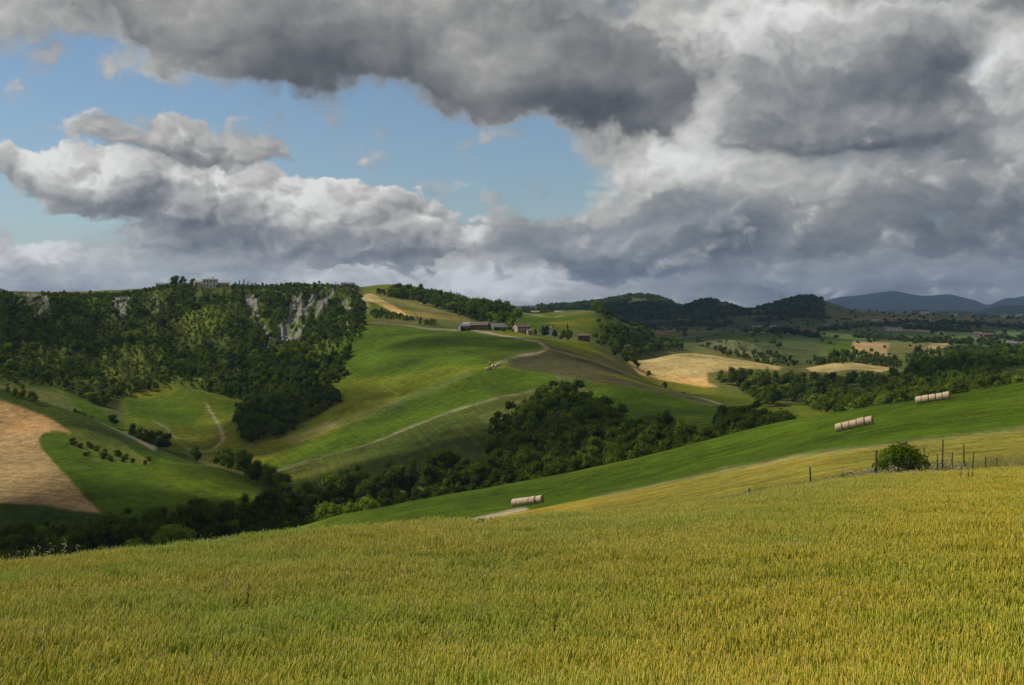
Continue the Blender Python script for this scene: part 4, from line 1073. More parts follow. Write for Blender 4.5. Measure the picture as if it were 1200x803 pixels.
# around the farm
row_of([(530, 955), (548, 966), (566, 972), (578, 968), (600, 966), (616, 972)], 9, (4, 6.5), ['mid', 'dark'], 'behind the farm buildings', 'trees behind the farm buildings', 36, 3)
row_of([(536, 935), (553, 938), (575, 938), (594, 940), (604, 942)], 9, (2.5, 4), ['bush'], 'in front of the farm buildings', 'bushes in front of the farm buildings', 35, 2.5, 'bush', 'bush')
row_of([(634, 960), (646, 952), (656, 950), (668, 948)], 5.5, (6, 10), ['dark'], 'right of the farmhouse', 'trees of the clump right of the farmhouse', 26, 2.5)
plant('cypress', gp(665.5, 952), 11.5, 'slim dark cypress standing over the clump right of the farmhouse', None, random.Random(3))
row_of([(622, 968), (634, 962)], 5, (4, 5), ['dark', 'bush'], 'between the farmhouse and its neighbour', 'small trees beside the farmhouse', 27, 1.5)
row_of([(700, 1330), (706, 1260), (712, 1200), (722, 1130)], 14, (8, 13), ['dark'], 'right of the upper meadow', 'trees of the tall clump by the upper meadow', 28, 6)
row_of([(698, 990), (712, 975), (728, 960), (745, 960)], 8, (8, 12), ['dark', 'mid'], 'left of the stubble hill', 'trees of the copse by the stubble hill', 29, 5)
plant('pine', gp(657, 2000), 16, 'umbrella shaped lone tree on the skyline above the long white barn', None, random.Random(4))
for i, (px, r, h, w_) in enumerate([(760, 940, 5, 'leftmost'), (779, 880, 4.5, 'second from the left'), (800, 820, 5.5, 'second from the right'), (812, 790, 4, 'rightmost')]):
    plant('bush', gp(px, r), h * .9, 'small round bush below the stubble hill, %s of four' % w_, 'four bushes below the stubble hill', random.Random(40 + i), 'bush', 'bush')
for i, (px, r, h, w_) in enumerate([(277, 1316, 7, 'leftmost'), (281, 1318, 8.5, 'second from the left'), (286, 1318, 9.5, 'third from the left'), (291, 1318, 8, 'fourth from the left'), (296, 1316, 6.5, 'rightmost')]):
    plant('cypress', gp(px, r), h, 'slim dark cypress on the skyline right of the villa, %s of five' % w_, 'cypresses right of the villa', random.Random(60 + i))
for i, (px, r, h, w_) in enumerate([(205, 1312, 13, 'leftmost'), (215, 1316, 12, 'second'), (226, 1314, 9, 'rightmost')]):
    plant('dark', gp(px, r), h, 'broad dark tree on the skyline left of the villa, %s of three' % w_, 'broad trees left of the villa', random.Random(70 + i))
plant('mid', gp(369, 1280), 9, 'round tree on the skyline at the top of the clay scars', None, random.Random(5))

plant_all(284)
# ---------------------------------------------------------------- houses
def box(bm, x0, x1, y0, y1, z0, z1):
    v = [bm.verts.new(p) for p in ((x0, y0, z0), (x1, y0, z0), (x1, y1, z0), (x0, y1, z0), (x0, y0, z1), (x1, y0, z1), (x1, y1, z1), (x0, y1, z1))]
    for f in ((3, 2, 1, 0), (4, 5, 6, 7), (0, 1, 5, 4), (1, 2, 6, 5), (2, 3, 7, 6), (3, 0, 4, 7)): bm.faces.new([v[i] for i in f])
def obj(name, bm, mat, parent=None, smooth=False):
    me = bpy.data.meshes.new(name); bmesh.ops.recalc_face_normals(bm, faces=bm.faces[:]); bm.to_mesh(me); bm.free(); me.materials.append(mat)
    if smooth: me.polygons.foreach_set('use_smooth', [True] * len(me.polygons))
    return link(bpy.data.objects.new(name, me), parent)
MATS = {}
def wallm(key):
    cols = {'cream': (0.42, 0.36, 0.25), 'white': (0.62, 0.60, 0.56), 'grey': (0.19, 0.18, 0.17), 'brick': (0.18, 0.12, 0.09), 'tan': (0.42, 0.33, 0.22), 'pink': (0.34, 0.24, 0.19), 'rust': (0.14, 0.09, 0.065),
            'r_tile': (0.145, 0.10, 0.075), 'r_grey': (0.15, 0.15, 0.155), 'r_pale': (0.28, 0.265, 0.25), 'dark': (0.03, 0.03, 0.035), 'wood': (0.12, 0.07, 0.04)}
    if key not in MATS: MATS[key] = simple_mat('paint_' + key, cols[key], .85, .35, 1.2, .2)
    return MATS[key]
def house(px, r, w, d, h, rh, rz, wall, roof, label, cat='house', name='house', nwin=3, floors=2, chimney=True, open_front=False, hip=False):
    p = gp(px, r)
    o = empty(name, (p.x, p.y, p.z), R(rz) - math.atan2(p.x, p.y)); tag(o, label, cat)
    hw, hd = w / 2, d / 2
    bm = bmesh.new()
    pts = [(-hw, -hd, -3), (hw, -hd, -3), (hw, hd, -3), (-hw, hd, -3), (-hw, -hd, h), (hw, -hd, h), (hw, hd, h), (-hw, hd, h)]
    v = [bm.verts.new(q) for q in pts]
    if hip:
        for f in ((3, 2, 1, 0), (4, 5, 6, 7), (0, 1, 5, 4), (1, 2, 6, 5), (2, 3, 7, 6), (3, 0, 4, 7)): bm.faces.new([v[i] for i in f])
    else:
        g0 = bm.verts.new((-hw, 0, h + rh)); g1 = bm.verts.new((hw, 0, h + rh))
        for f in ((3, 2, 1, 0), (0, 1, 5, 4), (2, 3, 7, 6)): bm.faces.new([v[i] for i in f])
        bm.faces.new([v[1], v[2], v[6], g1, v[5]]); bm.faces.new([v[3], v[0], v[4], g0, v[7]]); bm.faces.new([v[4], v[5], g1, g0]); bm.faces.new([v[6], v[7], g0, g1])
    obj('wall', bm, wallm(wall), o)
    bm = bmesh.new(); e = .45; t = .22
    if hip:
        a = [bm.verts.new(q) for q in ((-hw - e, -hd - e, h + .02), (hw + e, -hd - e, h + .02), (hw + e, hd + e, h + .02), (-hw - e, hd + e, h + .02))]
        b = [bm.verts.new(q) for q in ((-hw - e, -hd - e, h + .2), (hw + e, -hd - e, h + .2), (hw + e, hd + e, h + .2), (-hw - e, hd + e, h + .2))]
        ri = max(.3, hw - hd * .9); c = [bm.verts.new((-ri, 0, h + rh)), bm.verts.new((ri, 0, h + rh))]
        bm.faces.new(a[::-1])
        for i in range(4): bm.faces.new([a[i], a[(i + 1) % 4], b[(i + 1) % 4], b[i]])
        bm.faces.new([b[0], b[1], c[1], c[0]]); bm.faces.new([b[2], b[3], c[0], c[1]]); bm.faces.new([b[1], b[2], c[1]]); bm.faces.new([b[3], b[0], c[0]])
    else:
        sl = rh / hd
        for s in (-1, 1):
            q = [(-hw - e, s * (hd + e), h - sl * e + .03), (hw + e, s * (hd + e), h - sl * e + .03), (hw + e, 0, h + rh + .03), (-hw - e, 0, h + rh + .03)]
            vv = [bm.verts.new(x) for x in q] + [bm.verts.new((x[0], x[1], x[2] + t)) for x in q]
            for f in ((0, 1, 2, 3), (4, 5, 6, 7), (0, 1, 5, 4), (1, 2, 6, 5), (2, 3, 7, 6), (3, 0, 4, 7)): bm.faces.new([vv[i] for i in f])
    rf = obj('roof', bm, wallm(roof), o)
    if chimney:
        bm = bmesh.new(); cx = w * .22; box(bm, cx - .4, cx + .4, -.4, .4, h + rh * .6, h + rh + 1.1); box(bm, cx - .5, cx + .5, -.5, .5, h + rh + 1.1, h + rh + 1.25)
        obj('chimney', bm, wallm('brick'), rf)
    if open_front:
        n = max(2, int(w / 5))
        for i in range(n):
            x = -hw + w * (i + .5) / n; bm = bmesh.new(); box(bm, x - w / n * .4, x + w / n * .4, -hd - .04, -hd + .3, 0.0, h * .72); obj('opening', bm, wallm('dark'), o)
    else:
        fh = h / floors
        for f in range(floors):
            for i in range(nwin):
                x = -hw + w * (i + .5) / nwin
                if f == 0 and i == nwin // 2:
                    bm = bmesh.new(); box(bm, x - .6, x + .6, -hd - .05, -hd + .1, 0, 2.2); obj('door', bm, wallm('wood'), o); continue
                z0 = f * fh + fh * .35
                bm = bmesh.new(); box(bm, x - .6, x + .6, -hd - .05, -hd + .1, z0, z0 + fh * .45); wn = obj('window', bm, wallm('dark'), o)
                bm = bmesh.new(); box(bm, x - .75, x + .75, -hd - .12, -hd + .08, z0 - .14, z0 - .003); obj('sill', bm, wallm('white'), wn)
        for s in (-1, 1):
            z0 = (floors - 1) * fh + fh * .35; bm = bmesh.new(); box(bm, s * hw - .05, s * hw + .05, -.6, .6, z0, z0 + fh * .45); obj('window', bm, wallm('dark'), o)
    return o
house(247, 1296, 14, 10, 8.6, 2.0, -12, 'white', 'r_pale', 'cream two storey villa on the skyline of the wooded hillside', 'villa', 'villa', 4, hip=True)
house(233, 1304, 9, 7, 5.0, 1.6, 10, 'tan', 'r_pale', 'low grey outbuilding just left of the skyline villa', 'outbuilding', 'outbuilding', 2, 1, False)
house(262, 1306, 12, 6, 4.4, 1.3, -5, 'tan', 'r_pale', 'long low building just right of the skyline villa', 'outbuilding', 'outbuilding', 3, 1, False)
house(195, 1326, 20, 8, 4.0, 1.6, 0, 'grey', 'r_grey', 'grey building half hidden in skyline trees left of the villa', 'building', 'building', 4, 1, False)
house(408, 1300, 14, 8, 3.4, 1.8, 8, 'grey', 'r_grey', 'grey roofed shed on the crest above the clay scars', 'shed', 'shed', 3, 1, False)
house(544, 945, 8, 7, 3.6, 1.3, 16, 'grey', 'r_grey', 'grey open fronted barn, leftmost of the farm buildings', 'barn', 'barn', open_front=True, chimney=False)
house(562, 952, 14, 9, 4.0, 2.0, -12, 'brick', 'r_tile', 'red brick barn with tiled roof in the hill farm', 'barn', 'barn', 4, 2, False)
house(557, 985, 20, 7, 4.0, 1.4, -4, 'pink', 'r_pale', 'long pinkish shed behind the red brick barn', 'shed', 'shed', 5, 1, False)
house(583, 950, 11, 10, 2.8, 2.8, 22, 'grey', 'r_grey', 'grey roofed barn between the brick barn and the farmhouse', 'barn', 'barn', open_front=True, chimney=False)
house(611, 958, 11, 8.5, 4.8, 2.4, 26, 'cream', 'r_tile', 'cream farmhouse with brown tiled roof on the ridge', 'farmhouse', 'farmhouse', 4)
house(621, 951, 5, 6, 3.0, 1.2, 14, 'cream', 'r_tile', 'small lean annexe against the cream farmhouse', 'annexe', 'annexe', 1, 1, False)
house(640, 985, 9, 8, 5.0, 2.0, -10, 'white', 'r_tile', 'pale house half behind the dark tree clump', 'house', 'house', 3)
house(684, 930, 9, 6, 4.2, 1.2, 4, 'rust', 'r_tile', 'rust red hut at the right end of the farm', 'hut', 'hut', 2, 1, False)
house(661, 1490, 23, 10, 3.4, 1.6, 0, 'white', 'r_pale', 'long white barn on the green upper meadow', 'barn', 'barn', 7, 1, False)
house(627, 1530, 10, 6, 2.4, 1.0, 0, 'white', 'r_pale', 'small white shed on the upper meadow left of the long barn', 'shed', 'shed', 2, 1, False)
house(732, 1150, 9, 8, 4.8, 1.6, 10, 'white', 'r_pale', 'white house among trees behind the stubble hill', 'house', 'house', 3)
house(724, 1140, 8, 7, 3.4, 1.4, -14, 'brick', 'r_tile', 'low red house left of the white one behind the stubble hill', 'house', 'house', 2, 1)
house(740, 1145, 6, 6, 3.4, 1.2, 5, 'pink', 'r_tile', 'small pink walled house right of the white one', 'house', 'house', 2, 1)
FARH = [(801, 3000, 30, 9, 'grey', 'r_tile', 'low grey building on the dark hill left of centre right'), (846, 3600, 26, 9, 'pink', 'r_tile', 'pinkish house in the dark wood below the left peak'),
 (885, 3400, 16, 8, 'pink', 'r_tile', 'reddish house below the mast, leftmost of its hamlet'), (892, 3420, 14, 9, 'tan', 'r_tile', 'tan house in the hamlet below the mast'), (899, 3450, 18, 8, 'brick', 'r_tile', 'brick red house, rightmost in the hamlet below the mast'),
 (888, 2500, 22, 5, 'white', 'r_pale', 'long pale shed on the dark slope below the hamlet'), (906, 2500, 12, 5, 'white', 'r_pale', 'short pale shed right of the long one on the dark slope'),
 (1025, 3300, 16, 7, 'white', 'r_tile', 'white house at the left end of the upper farmland'), (1034, 2500, 9, 5, 'pink', 'r_tile', 'small pink house left of the pale twin sheds'),
 (1044, 2520, 20, 5, 'white', 'r_pale', 'pale long shed, left one of the twin sheds'), (1053, 2540, 14, 5, 'white', 'r_pale', 'pale shorter shed, right one of the twin sheds'),
 (1074, 4000, 26, 9, 'pink', 'r_tile', 'pinkish house on the far crest left of the big white one'), (1083, 4000, 30, 11, 'white', 'r_tile', 'big white house with orange roof on the far crest'),
 (1106, 4000, 22, 8, 'tan', 'r_tile', 'tan house on the far crest'), (1117, 3950, 22, 9, 'white', 'r_tile', 'white house between the tan and the bright one'), (1135, 3800, 20, 13, 'cream', 'r_tile', 'bright cream house standing tall on the far crest'),
 (1152, 3900, 16, 7, 'grey', 'r_tile', 'grey house right of the bright cream one'), (1176, 3900, 18, 9, 'white', 'r_pale', 'white house near the right edge of the crest'), (1194, 3900, 20, 9, 'white', 'r_pale', 'white house at the very right edge'),
 (1145, 2300, 14, 7, 'pink', 'r_tile', 'pink house in the hedges of the right farmland, leftmost of three'), (1152, 2280, 13, 6, 'grey', 'r_tile', 'grey house in the right farmland, middle of three'), (1158, 2260, 15, 6, 'brick', 'r_tile', 'brick house in the right farmland, rightmost of three'),
 (1186, 1750, 14, 6, 'grey', 'r_grey', 'grey house among dark trees low at the right edge')]
for i, (px, r, w_, h_, wc, rc, lab) in enumerate(FARH):
    p = gp(px, r)
    house(px, r, w_, 9, h_, 2.2, (i * 37) % 30 - 15, wc, rc, lab, 'house', 'house', 3, 2 if h_ > 6 else 1, False)
# mast on the far ridge
def lattice_mast():
    p = gp(915, 4000); o = empty('radio_mast', p); tag(o, 'thin lattice radio mast on the dark far ridge', 'mast')
    H = 36; steel = simple_mat('mast_steel', (0.22, 0.22, 0.24), .5, .2)
    parts = []
    for k in range(3):
        a = k * 2.094; parts.append(tube([(math.cos(a) * 2.4, math.sin(a) * 2.4, -4), (math.cos(a) * .5, math.sin(a) * .5, H)], [.28, .18], 5))
    for i in range(12):
        z0 = i * H / 12; z1 = (i + 1) * H / 12
        for k in range(3):
            a, b = k * 2.094, (k + 1) * 2.094; r0 = 2.4 - 1.9 * z0 / H; r1 = 2.4 - 1.9 * z1 / H
            parts.append(tube([(math.cos(a) * r0, math.sin(a) * r0, z0), (math.cos(b) * r1, math.sin(b) * r1, z1)], [.12, .12], 4))
    V, F = merge(parts); link(bpy.data.objects.new('tower', mesh_from('tower', V, F, steel)), o)
    V, F = tube([(0, 0, H), (0, 0, H + 7)], [.2, .1], 5); link(bpy.data.objects.new('antenna', mesh_from('antenna', V, F, steel)), o)
lattice_mast()
def pole(px, r, h, label):
    p = gp(px, r); o = empty('utility_pole', p); tag(o, label, 'pole')
    V, F = tube([(0, 0, -1), (0, 0, h)], [.16, .11], 6); link(bpy.data.objects.new('post', mesh_from('post', V, F, wallm('wood'))), o)
    bm = bmesh.new(); box(bm, -.9, .9, -.06, .06, h - .7, h - .55); obj('crossarm', bm, wallm('wood'), o)
pole(293, 1310, 9, 'wooden utility pole on the skyline right of the cypresses'); pole(334, 1300, 10, 'wooden utility pole on the skyline over the clay scars'); pole(424, 1260, 8, 'wooden utility pole beside the top of the tan strip')
# parked car by the ridge track
def car():
    p = gp(447, 1005); o = empty('parked_car', (p.x, p.y, p.z + .0), R(12)); tag(o, 'small pale car parked by the bushes on the ridge track', 'car')
    bm = bmesh.new()
    prof = [(-2.0, .35), (-2.0, .8), (-1.2, .92), (-.7, 1.42), (.8, 1.42), (1.4, .95), (2.05, .85), (2.05, .35)]
    for s in (-.82, .82):
        pass
    a = [bm.verts.new((x, -.82, z)) for x, z in prof]; b = [bm.verts.new((x, .82, z)) for x, z in prof]
    bm.faces.new(a); bm.faces.new(b[::-1])
    for i in range(len(prof)): bm.faces.new([a[i], b[i], b[(i + 1) % 8], a[(i + 1) % 8]])
    obj('body', bm, simple_mat('car_paint', (.6, .6, .62), .3, .05), o)
    bm = bmesh.new(); q = [(-1.0, .95), (-.62, 1.34), (.72, 1.34), (1.15, .98)]
    for y0, y1 in ((-.84, -.80), (.80, .84)):
        c = [bm.verts.new((x, y0, z)) for x, z in q]; d = [bm.verts.new((x, y1, z)) for x, z in q]; bm.faces.new(c); bm.faces.new(d[::-1])
        for i in range(4): bm.faces.new([c[i], d[i], d[(i + 1) % 4], c[(i + 1) % 4]])
    obj('side_window', bm, wallm('dark'), o)
    for x in (-1.25, 1.3):
        for y in (-.8, .8):
            V, F = tube([(x, y - .11, .34), (x, y + .11, .34)], [.34, .34], 12); n = len(V)
            F = list(F) + [tuple([0, 1, 2, -1])]
            link(bpy.data.objects.new('wheel', mesh_from('wheel', V, F, wallm('dark'))), o)
car()

# ---------------------------------------------------------------- hay bales
def straw(name, c1, c2, sc):
    m, h, bs = new_mat(name, .9)
    tc = h.n('ShaderNodeTexCoord').outputs['Object']
    v = h.vm('MULTIPLY', tc, sc); n = h.noise(v, 6, 5, .65).outputs['Fac']; n2 = h.noise(tc, 1.2, 3, .5).outputs['Fac']
    oi = h.n('ShaderNodeObjectInfo').outputs['Random']
    f = h.m('ADD', h.m('MULTIPLY', h.mr(n, .3, .7), .6), h.m('ADD', h.m('MULTIPLY', h.mr(n2, .35, .65), .3), h.m('MULTIPLY', oi, .2)), clamp=True)
    h.t.links.new(h.mix(f, c1, c2), bs.inputs['Base Color'])
    b = h.n('ShaderNodeBump', ins={'Height': n, 'Strength': .7, 'Distance': .04}); h.t.links.new(b.outputs[0], bs.inputs['Normal'])
    return m
BALE_SIDE = straw('bale_wrap', (.31, .225, .14), (.55, .44, .32), (9.0, 1, 1)); BALE_END = straw('bale_end', (.16, .07, .03), (.34, .17, .075), (1, 1, 1))
def bale_master():
    o = empty('hay_bale', (0, 0, 0)); N = 36; L = 1.24; rad = .76
    V = []; F = []; rng = random.Random(4)
    prof = [(-L / 2, .93), (-L / 2 + .05, .985), (-L / 4, 1.0), (0, 1.005), (L / 4, 1.0), (L / 2 - .05, .985), (L / 2, .93)]
    jit = [1 + rng.uniform(-.012, .012) for _ in range(N)]
    for x, s in prof:
        for k in range(N):
            a = 2 * math.pi * k / N; rr = rad * s * jit[k]; z = math.sin(a) * rr
            z = max(z, -rad * .93); V.append((x, math.cos(a) * rr, z + rad * .92))
    for i in range(len(prof) - 1):
        for k in range(N): F.append((i * N + k, i * N + (k + 1) % N, (i + 1) * N + (k + 1) % N, (i + 1) * N + k))
    link(bpy.data.objects.new('wrap', mesh_from('wrap', V, F, BALE_SIDE, smooth=True)), o)
    for s in (-1, 1):
        V2 = []; F2 = []
        rings = [.93, .75, .55, .35, .15]
        for j, q in enumerate(rings):
            for k in range(N):
                a = 2 * math.pi * k / N; rr = rad * q * jit[k]; z = max(math.sin(a) * rr, -rad * .93)
                V2.append((s * (L / 2 + (.0 if j == 0 else .012 * (j % 2) + .01)), math.cos(a) * rr, z + rad * .92))
        for j in range(4):
            for k in range(N): F2.append((j * N + k, j * N + (k + 1) % N, (j + 1) * N + (k + 1) % N, (j + 1) * N + k))
        c = len(V2); V2.append((s * (L / 2 + .015), 0, rad * .92))
        for k in range(N): F2.append((4 * N + k, 4 * N + (k + 1) % N, c, -1))
        link(bpy.data.objects.new('end', mesh_from('end', V2, F2, BALE_END)), o)
    return o
BM = bale_master(); first = [True]
def bale(x, y, yaw, pitch, label, group, lift=0.0, roll=0.0, sc=1.0):
    o = BM if first[0] else copy_tree(BM); first[0] = False
    z = float(ground_xy(x, y)[0])
    o.location = (x, y, z - .04 + lift); o.rotation_euler = (roll, pitch, yaw); o.scale = (sc * (.88 if sc < 1.1 else 1), sc * (.94 if sc < 1.1 else 1), sc * (.94 if sc < 1.1 else 1))
    return tag(o, label, 'hay bale', group)
ORD5 = ['leftmost', 'second from the left', 'middle', 'second from the right', 'rightmost']
def bale_row(pxc, r, yaw, where, group, seed):
    rng = random.Random(seed); c = gp(pxc, r); ux, uy = math.cos(yaw), math.sin(yaw)
    for i in range(5):
        d = (i - 2) * 1.16 + rng.uniform(-.035, .035); lt = rng.uniform(-.12, .12); x, y = c.x + ux * d - uy * lt, c.y + uy * d + ux * lt
        sl = float(ground_xy(x + ux * .6, y + uy * .6)[0] - ground_xy(x - ux * .6, y - uy * .6)[0]) / 1.2
        bale(x, y, yaw + rng.uniform(-.07, .07), -math.atan(sl), '%s hay bale of the five %s' % (ORD5[i], where), group, 0, 0, rng.uniform(.97, 1.03))
bale_row(619, 206, R(-28), 'beside the gravel path', 'row of bales beside the gravel path', 1)
bale_row(1003, 198, R(-28), 'on the green slope', 'row of bales on the green slope', 2)
bale_row(1095, 228, R(-32), 'at the slope top before the wood', 'row of bales at the slope top', 3)
fb = [(570, 'leftmost', 706), (573.6, 'back left', 730), (574.4, 'second from the left', 708), (578, 'third from the right', 718), (581, 'second from the right', 716), (584.5, 'rightmost', 722)]
for i, (px, w_, r) in enumerate(fb):
    p = gp(px, r); bale(p.x, p.y, R(20 + 35 * i), 0, 'distant hay bale on the centre hill, %s of six' % w_, 'six bales on the centre hill', 0, 0, 1.25)

# ---------------------------------------------------------------- fence, posts and bush at the wheat edge
POSTM = simple_mat('post_wood', (.035, .042, .036), .9, .5, 9, .5)
WIREM = simple_mat('wire', (.13, .14, .14), .5, .2)
def post_mesh(h, seed, rad=.055):
    rng = random.Random(seed); V, F = tube([(0, 0, -.4), (rng.uniform(-.03, .03), 0, h * .5), (rng.uniform(-.05, .05), 0, h)], [rad, rad * .95, rad * .85], 7)
    return mesh_from('post', V, F, POSTM)
def fence():
    sp = [(1028, 76, 1.75), (1046, 76.3, 1.35), (1066, 76.6, 1.35), (1084, 77, 1.35), (1100.5, 77.3, 1.3), (1106, 77.4, 2.15), (1117, 77.6, 1.35), (1131.5, 78, 1.75), (1142, 78.3, 1.3), (1157, 78.6, .95), (1170, 79, .85)]
    base = gp(1028, 76); o = empty('wire_fence', base); tag(o, 'dark post and wire netting fence behind the bush at the wheat edge', 'fence')
    P = []
    for i, (px, r, h) in enumerate(sp):
        p = gp(px, r); q = bpy.data.objects.new('post', post_mesh(h + .45, i, .036 if h < 1.6 else .045)); q.location = p - base; link(q, o); P.append((p - base, h + .45))
    rng = random.Random(8)
    V, F = tube([P[0][0] + Vector((-.45, 0, -.1)), P[0][0] + Vector((0, 0, 1.35))], [.045, .04], 6); link(bpy.data.objects.new('brace', mesh_from('brace', V, F, POSTM)), o)
    V, F = tube([P[7][0] + Vector((.32, 0, -.1)), P[7][0] + Vector((0, 0, 1.1))], [.045, .04], 6); link(bpy.data.objects.new('brace', mesh_from('brace', V, F, POSTM)), o)
    parts = []
    for (a, ha), (b, hb) in zip(P[:-1], P[1:]):
        ht = min(ha, hb, 1.45)
        L = (b - a).length; n = max(2, int(L / .16))
        for k in range(6):
            z = .1 + (ht - .12) * k / 5; parts.append(tube([a + Vector((0, 0, z)), a.lerp(b, .5) + Vector((0, 0, z - .02)), b + Vector((0, 0, z))], [.005] * 3, 3, False))
        for k in range(n * 2):
            t0 = k / (n * 2)
            for dz in (-1, 1):
                t1 = t0 + dz * .5 * ht / L * .9
                if 0 <= t1 <= 1: parts.append(tube([a.lerp(b, t0) + Vector((0, 0, .1)), a.lerp(b, t1) + Vector((0, 0, ht * .98))], [.003] * 2, 3, False))
    V, F = merge(parts); link(bpy.data.objects.new('netting', mesh_from('netting', V, F, WIREM)), o)
fence()
for px, r, h, lab in [(879, 62, 1.15, 'short dark post left of the bush, leftmost of the stray posts'), (943.5, 67, .95, 'stub of a dark post low beside the taller stray post'), (951, 67.5, 1.75, 'tall thin dark post left of the bush above the wheat')]:
    p = gp(px, r); o = empty('fence_post', p); tag(o, lab, 'fence post'); m = post_mesh(h, int(px), .05); link(bpy.data.objects.new('stake', m), o)
def fence_bush(px, r, h, w_, seed, label, n):
    p = gp(px, r); o = empty('bush', p); tag(o, label, 'bush')
    link(bpy.data.objects.new('crown', crown_mesh('crown', seed, LEAF_M, h, w_, n=n, leaf=.085, lobes=12, base=-.05)), o)
    V, F = merge([tube([(math.cos(a) * .1, math.sin(a) * .1, -.3), (math.cos(a) * w_ * .2, math.sin(a) * w_ * .2, h * .4), (math.cos(a) * w_ * .36, math.sin(a) * w_ * .3, h * .75)], [.05, .035, .012], 5) for a in (0, 1.3, 2.5, 3.8, 5.1)])
    link(bpy.data.objects.new('stem', mesh_from('stem', V, F, BARK)), o)
fence_bush(1052, 78.5, 2.55, 3.0, 611, 'big leafy green bush growing through the fence at the wheat edge', 3600)
fence_bush(1071, 78.2, 2.0, 2.0, 612, 'lower darker bush leaning on the right of the big bush', 1800)
fence_bush(996, 74, 1.15, 1.0, 613, 'small dark bush left of the fence corner', 700)

# ---------------------------------------------------------------- weeds and wild flowers
def plain_leaf(name, c, tr=.3):
    m = bpy.data.materials.new(name); m.use_nodes = True; t = m.node_tree
    for nn in list(t.nodes): t.nodes.remove(nn)
    h = NT(t); ca = h.n('ShaderNodeAttribute', attribute_name='col').outputs['Color']
    d = h.n('ShaderNodeBsdfDiffuse', ins={0: ca}); tt = h.n('ShaderNodeBsdfTranslucent', ins={0: ca})
    mx = h.n('ShaderNodeMixShader', ins={0: tr, 1: d.outputs[0], 2: tt.outputs[0]}); h.n('ShaderNodeOutputMaterial', ins={0: mx.outputs[0]})
    return m
WEED = plain_leaf('weed', None)
def blade(V, F, Cc, p0, p1, w0, w1, c):
    d = np.array(p1) - np.array(p0); s = np.cross(d, (0.2, 1, 0.1)); s = s / (np.linalg.norm(s) + 1e-9)
    o = len(V); V += [tuple(np.array(p0) - s * w0), tuple(np.array(p0) + s * w0), tuple(np.array(p1) + s * w1), tuple(np.array(p1) - s * w1)]; F.append((o, o + 1, o + 2, o + 3)); Cc += [c] * 4
def puffb(V, F, Cc, p, s, c, rng, n=4):
    for _ in range(n):
        q = rng.normal(size=(4, 3)) * s; o = len(V); V += [tuple(np.array(p) + x) for x in q]; F += [(o, o + 1, o + 2, -1), (o, o + 2, o + 3, -1), (o, o + 1, o + 3, -1)]; Cc += [c] * 4
def weed_patch(seed, kindw):
    rng = np.random.default_rng(seed); V = []; F = []; Cc = []
    for k in range({'umbel': 26, 'oat': 14, 'grass': 130, 'thistle': 10}[kindw]):
        x, y = rng.uniform(-.5, .5, 2)
        if kindw == 'grass':
            h = rng.uniform(.45, 1.0); b = rng.uniform(0, 6.28); l = rng.uniform(.05, .35); c = np.array((.40, .35, .12)) * rng.uniform(.6, 1.3) if rng.random() < .6 else np.array((.19, .24, .03)) * rng.uniform(.7, 1.2)
            m_ = (x + math.cos(b) * l * .4, y + math.sin(b) * l * .4, h * .7); e_ = (x + math.cos(b) * l, y + math.sin(b) * l, h)
            blade(V, F, Cc, (x, y, 0), m_, .006, .005, c); blade(V, F, Cc, m_, e_, .005, .001, c)
        else:
            h = rng.uniform(.7, 1.35); lx, ly = rng.normal(0, .1, 2); c = np.array((.22, .24, .08)) * rng.uniform(.7, 1.2)
            blade(V, F, Cc, (x, y, 0), (x + lx, y + ly, h), .006, .004, c)
            for j in range(rng.integers(3, 8)):
                f = rng.uniform(.62, 1.02); q = (x + lx * f + rng.normal(0, .06), y + ly * f + rng.normal(0, .06), h * f + rng.normal(0, .02))
                blade(V, F, Cc, (x + lx * f * .9, y + ly * f * .9, h * f * .88), q, .003, .003, c)
                if kindw == 'umbel': cc = np.array((.72, .66, .48)) * rng.uniform(.6, 1.1) if rng.random() < .7 else np.array((.45, .38, .26)); puffb(V, F, Cc, q, .022, cc, rng, 4)
                elif kindw == 'oat': puffb(V, F, Cc, q, .011, np.array((.75, .70, .52)), rng, 2)
                else: puffb(V, F, Cc, q, .024, np.array((.42, .22, .34)) * rng.uniform(.7, 1.1) if rng.random() < .5 else np.array((.16, .12, .07)), rng, 4)
            for j in range(4):
                f = rng.uniform(.1, .7); b = rng.uniform(0, 6.28); blade(V, F, Cc, (x + lx * f, y + ly * f, h * f), (x + lx * f + math.cos(b) * .14, y + ly * f + math.sin(b) * .14, h * f + rng.uniform(-.02, .1)), .012, .003, np.array((.12, .16, .04)))
    return mesh_from('weed_patch', V, F, WEED, attrs={'col': (np.array(Cc), 'FLOAT_COLOR')})
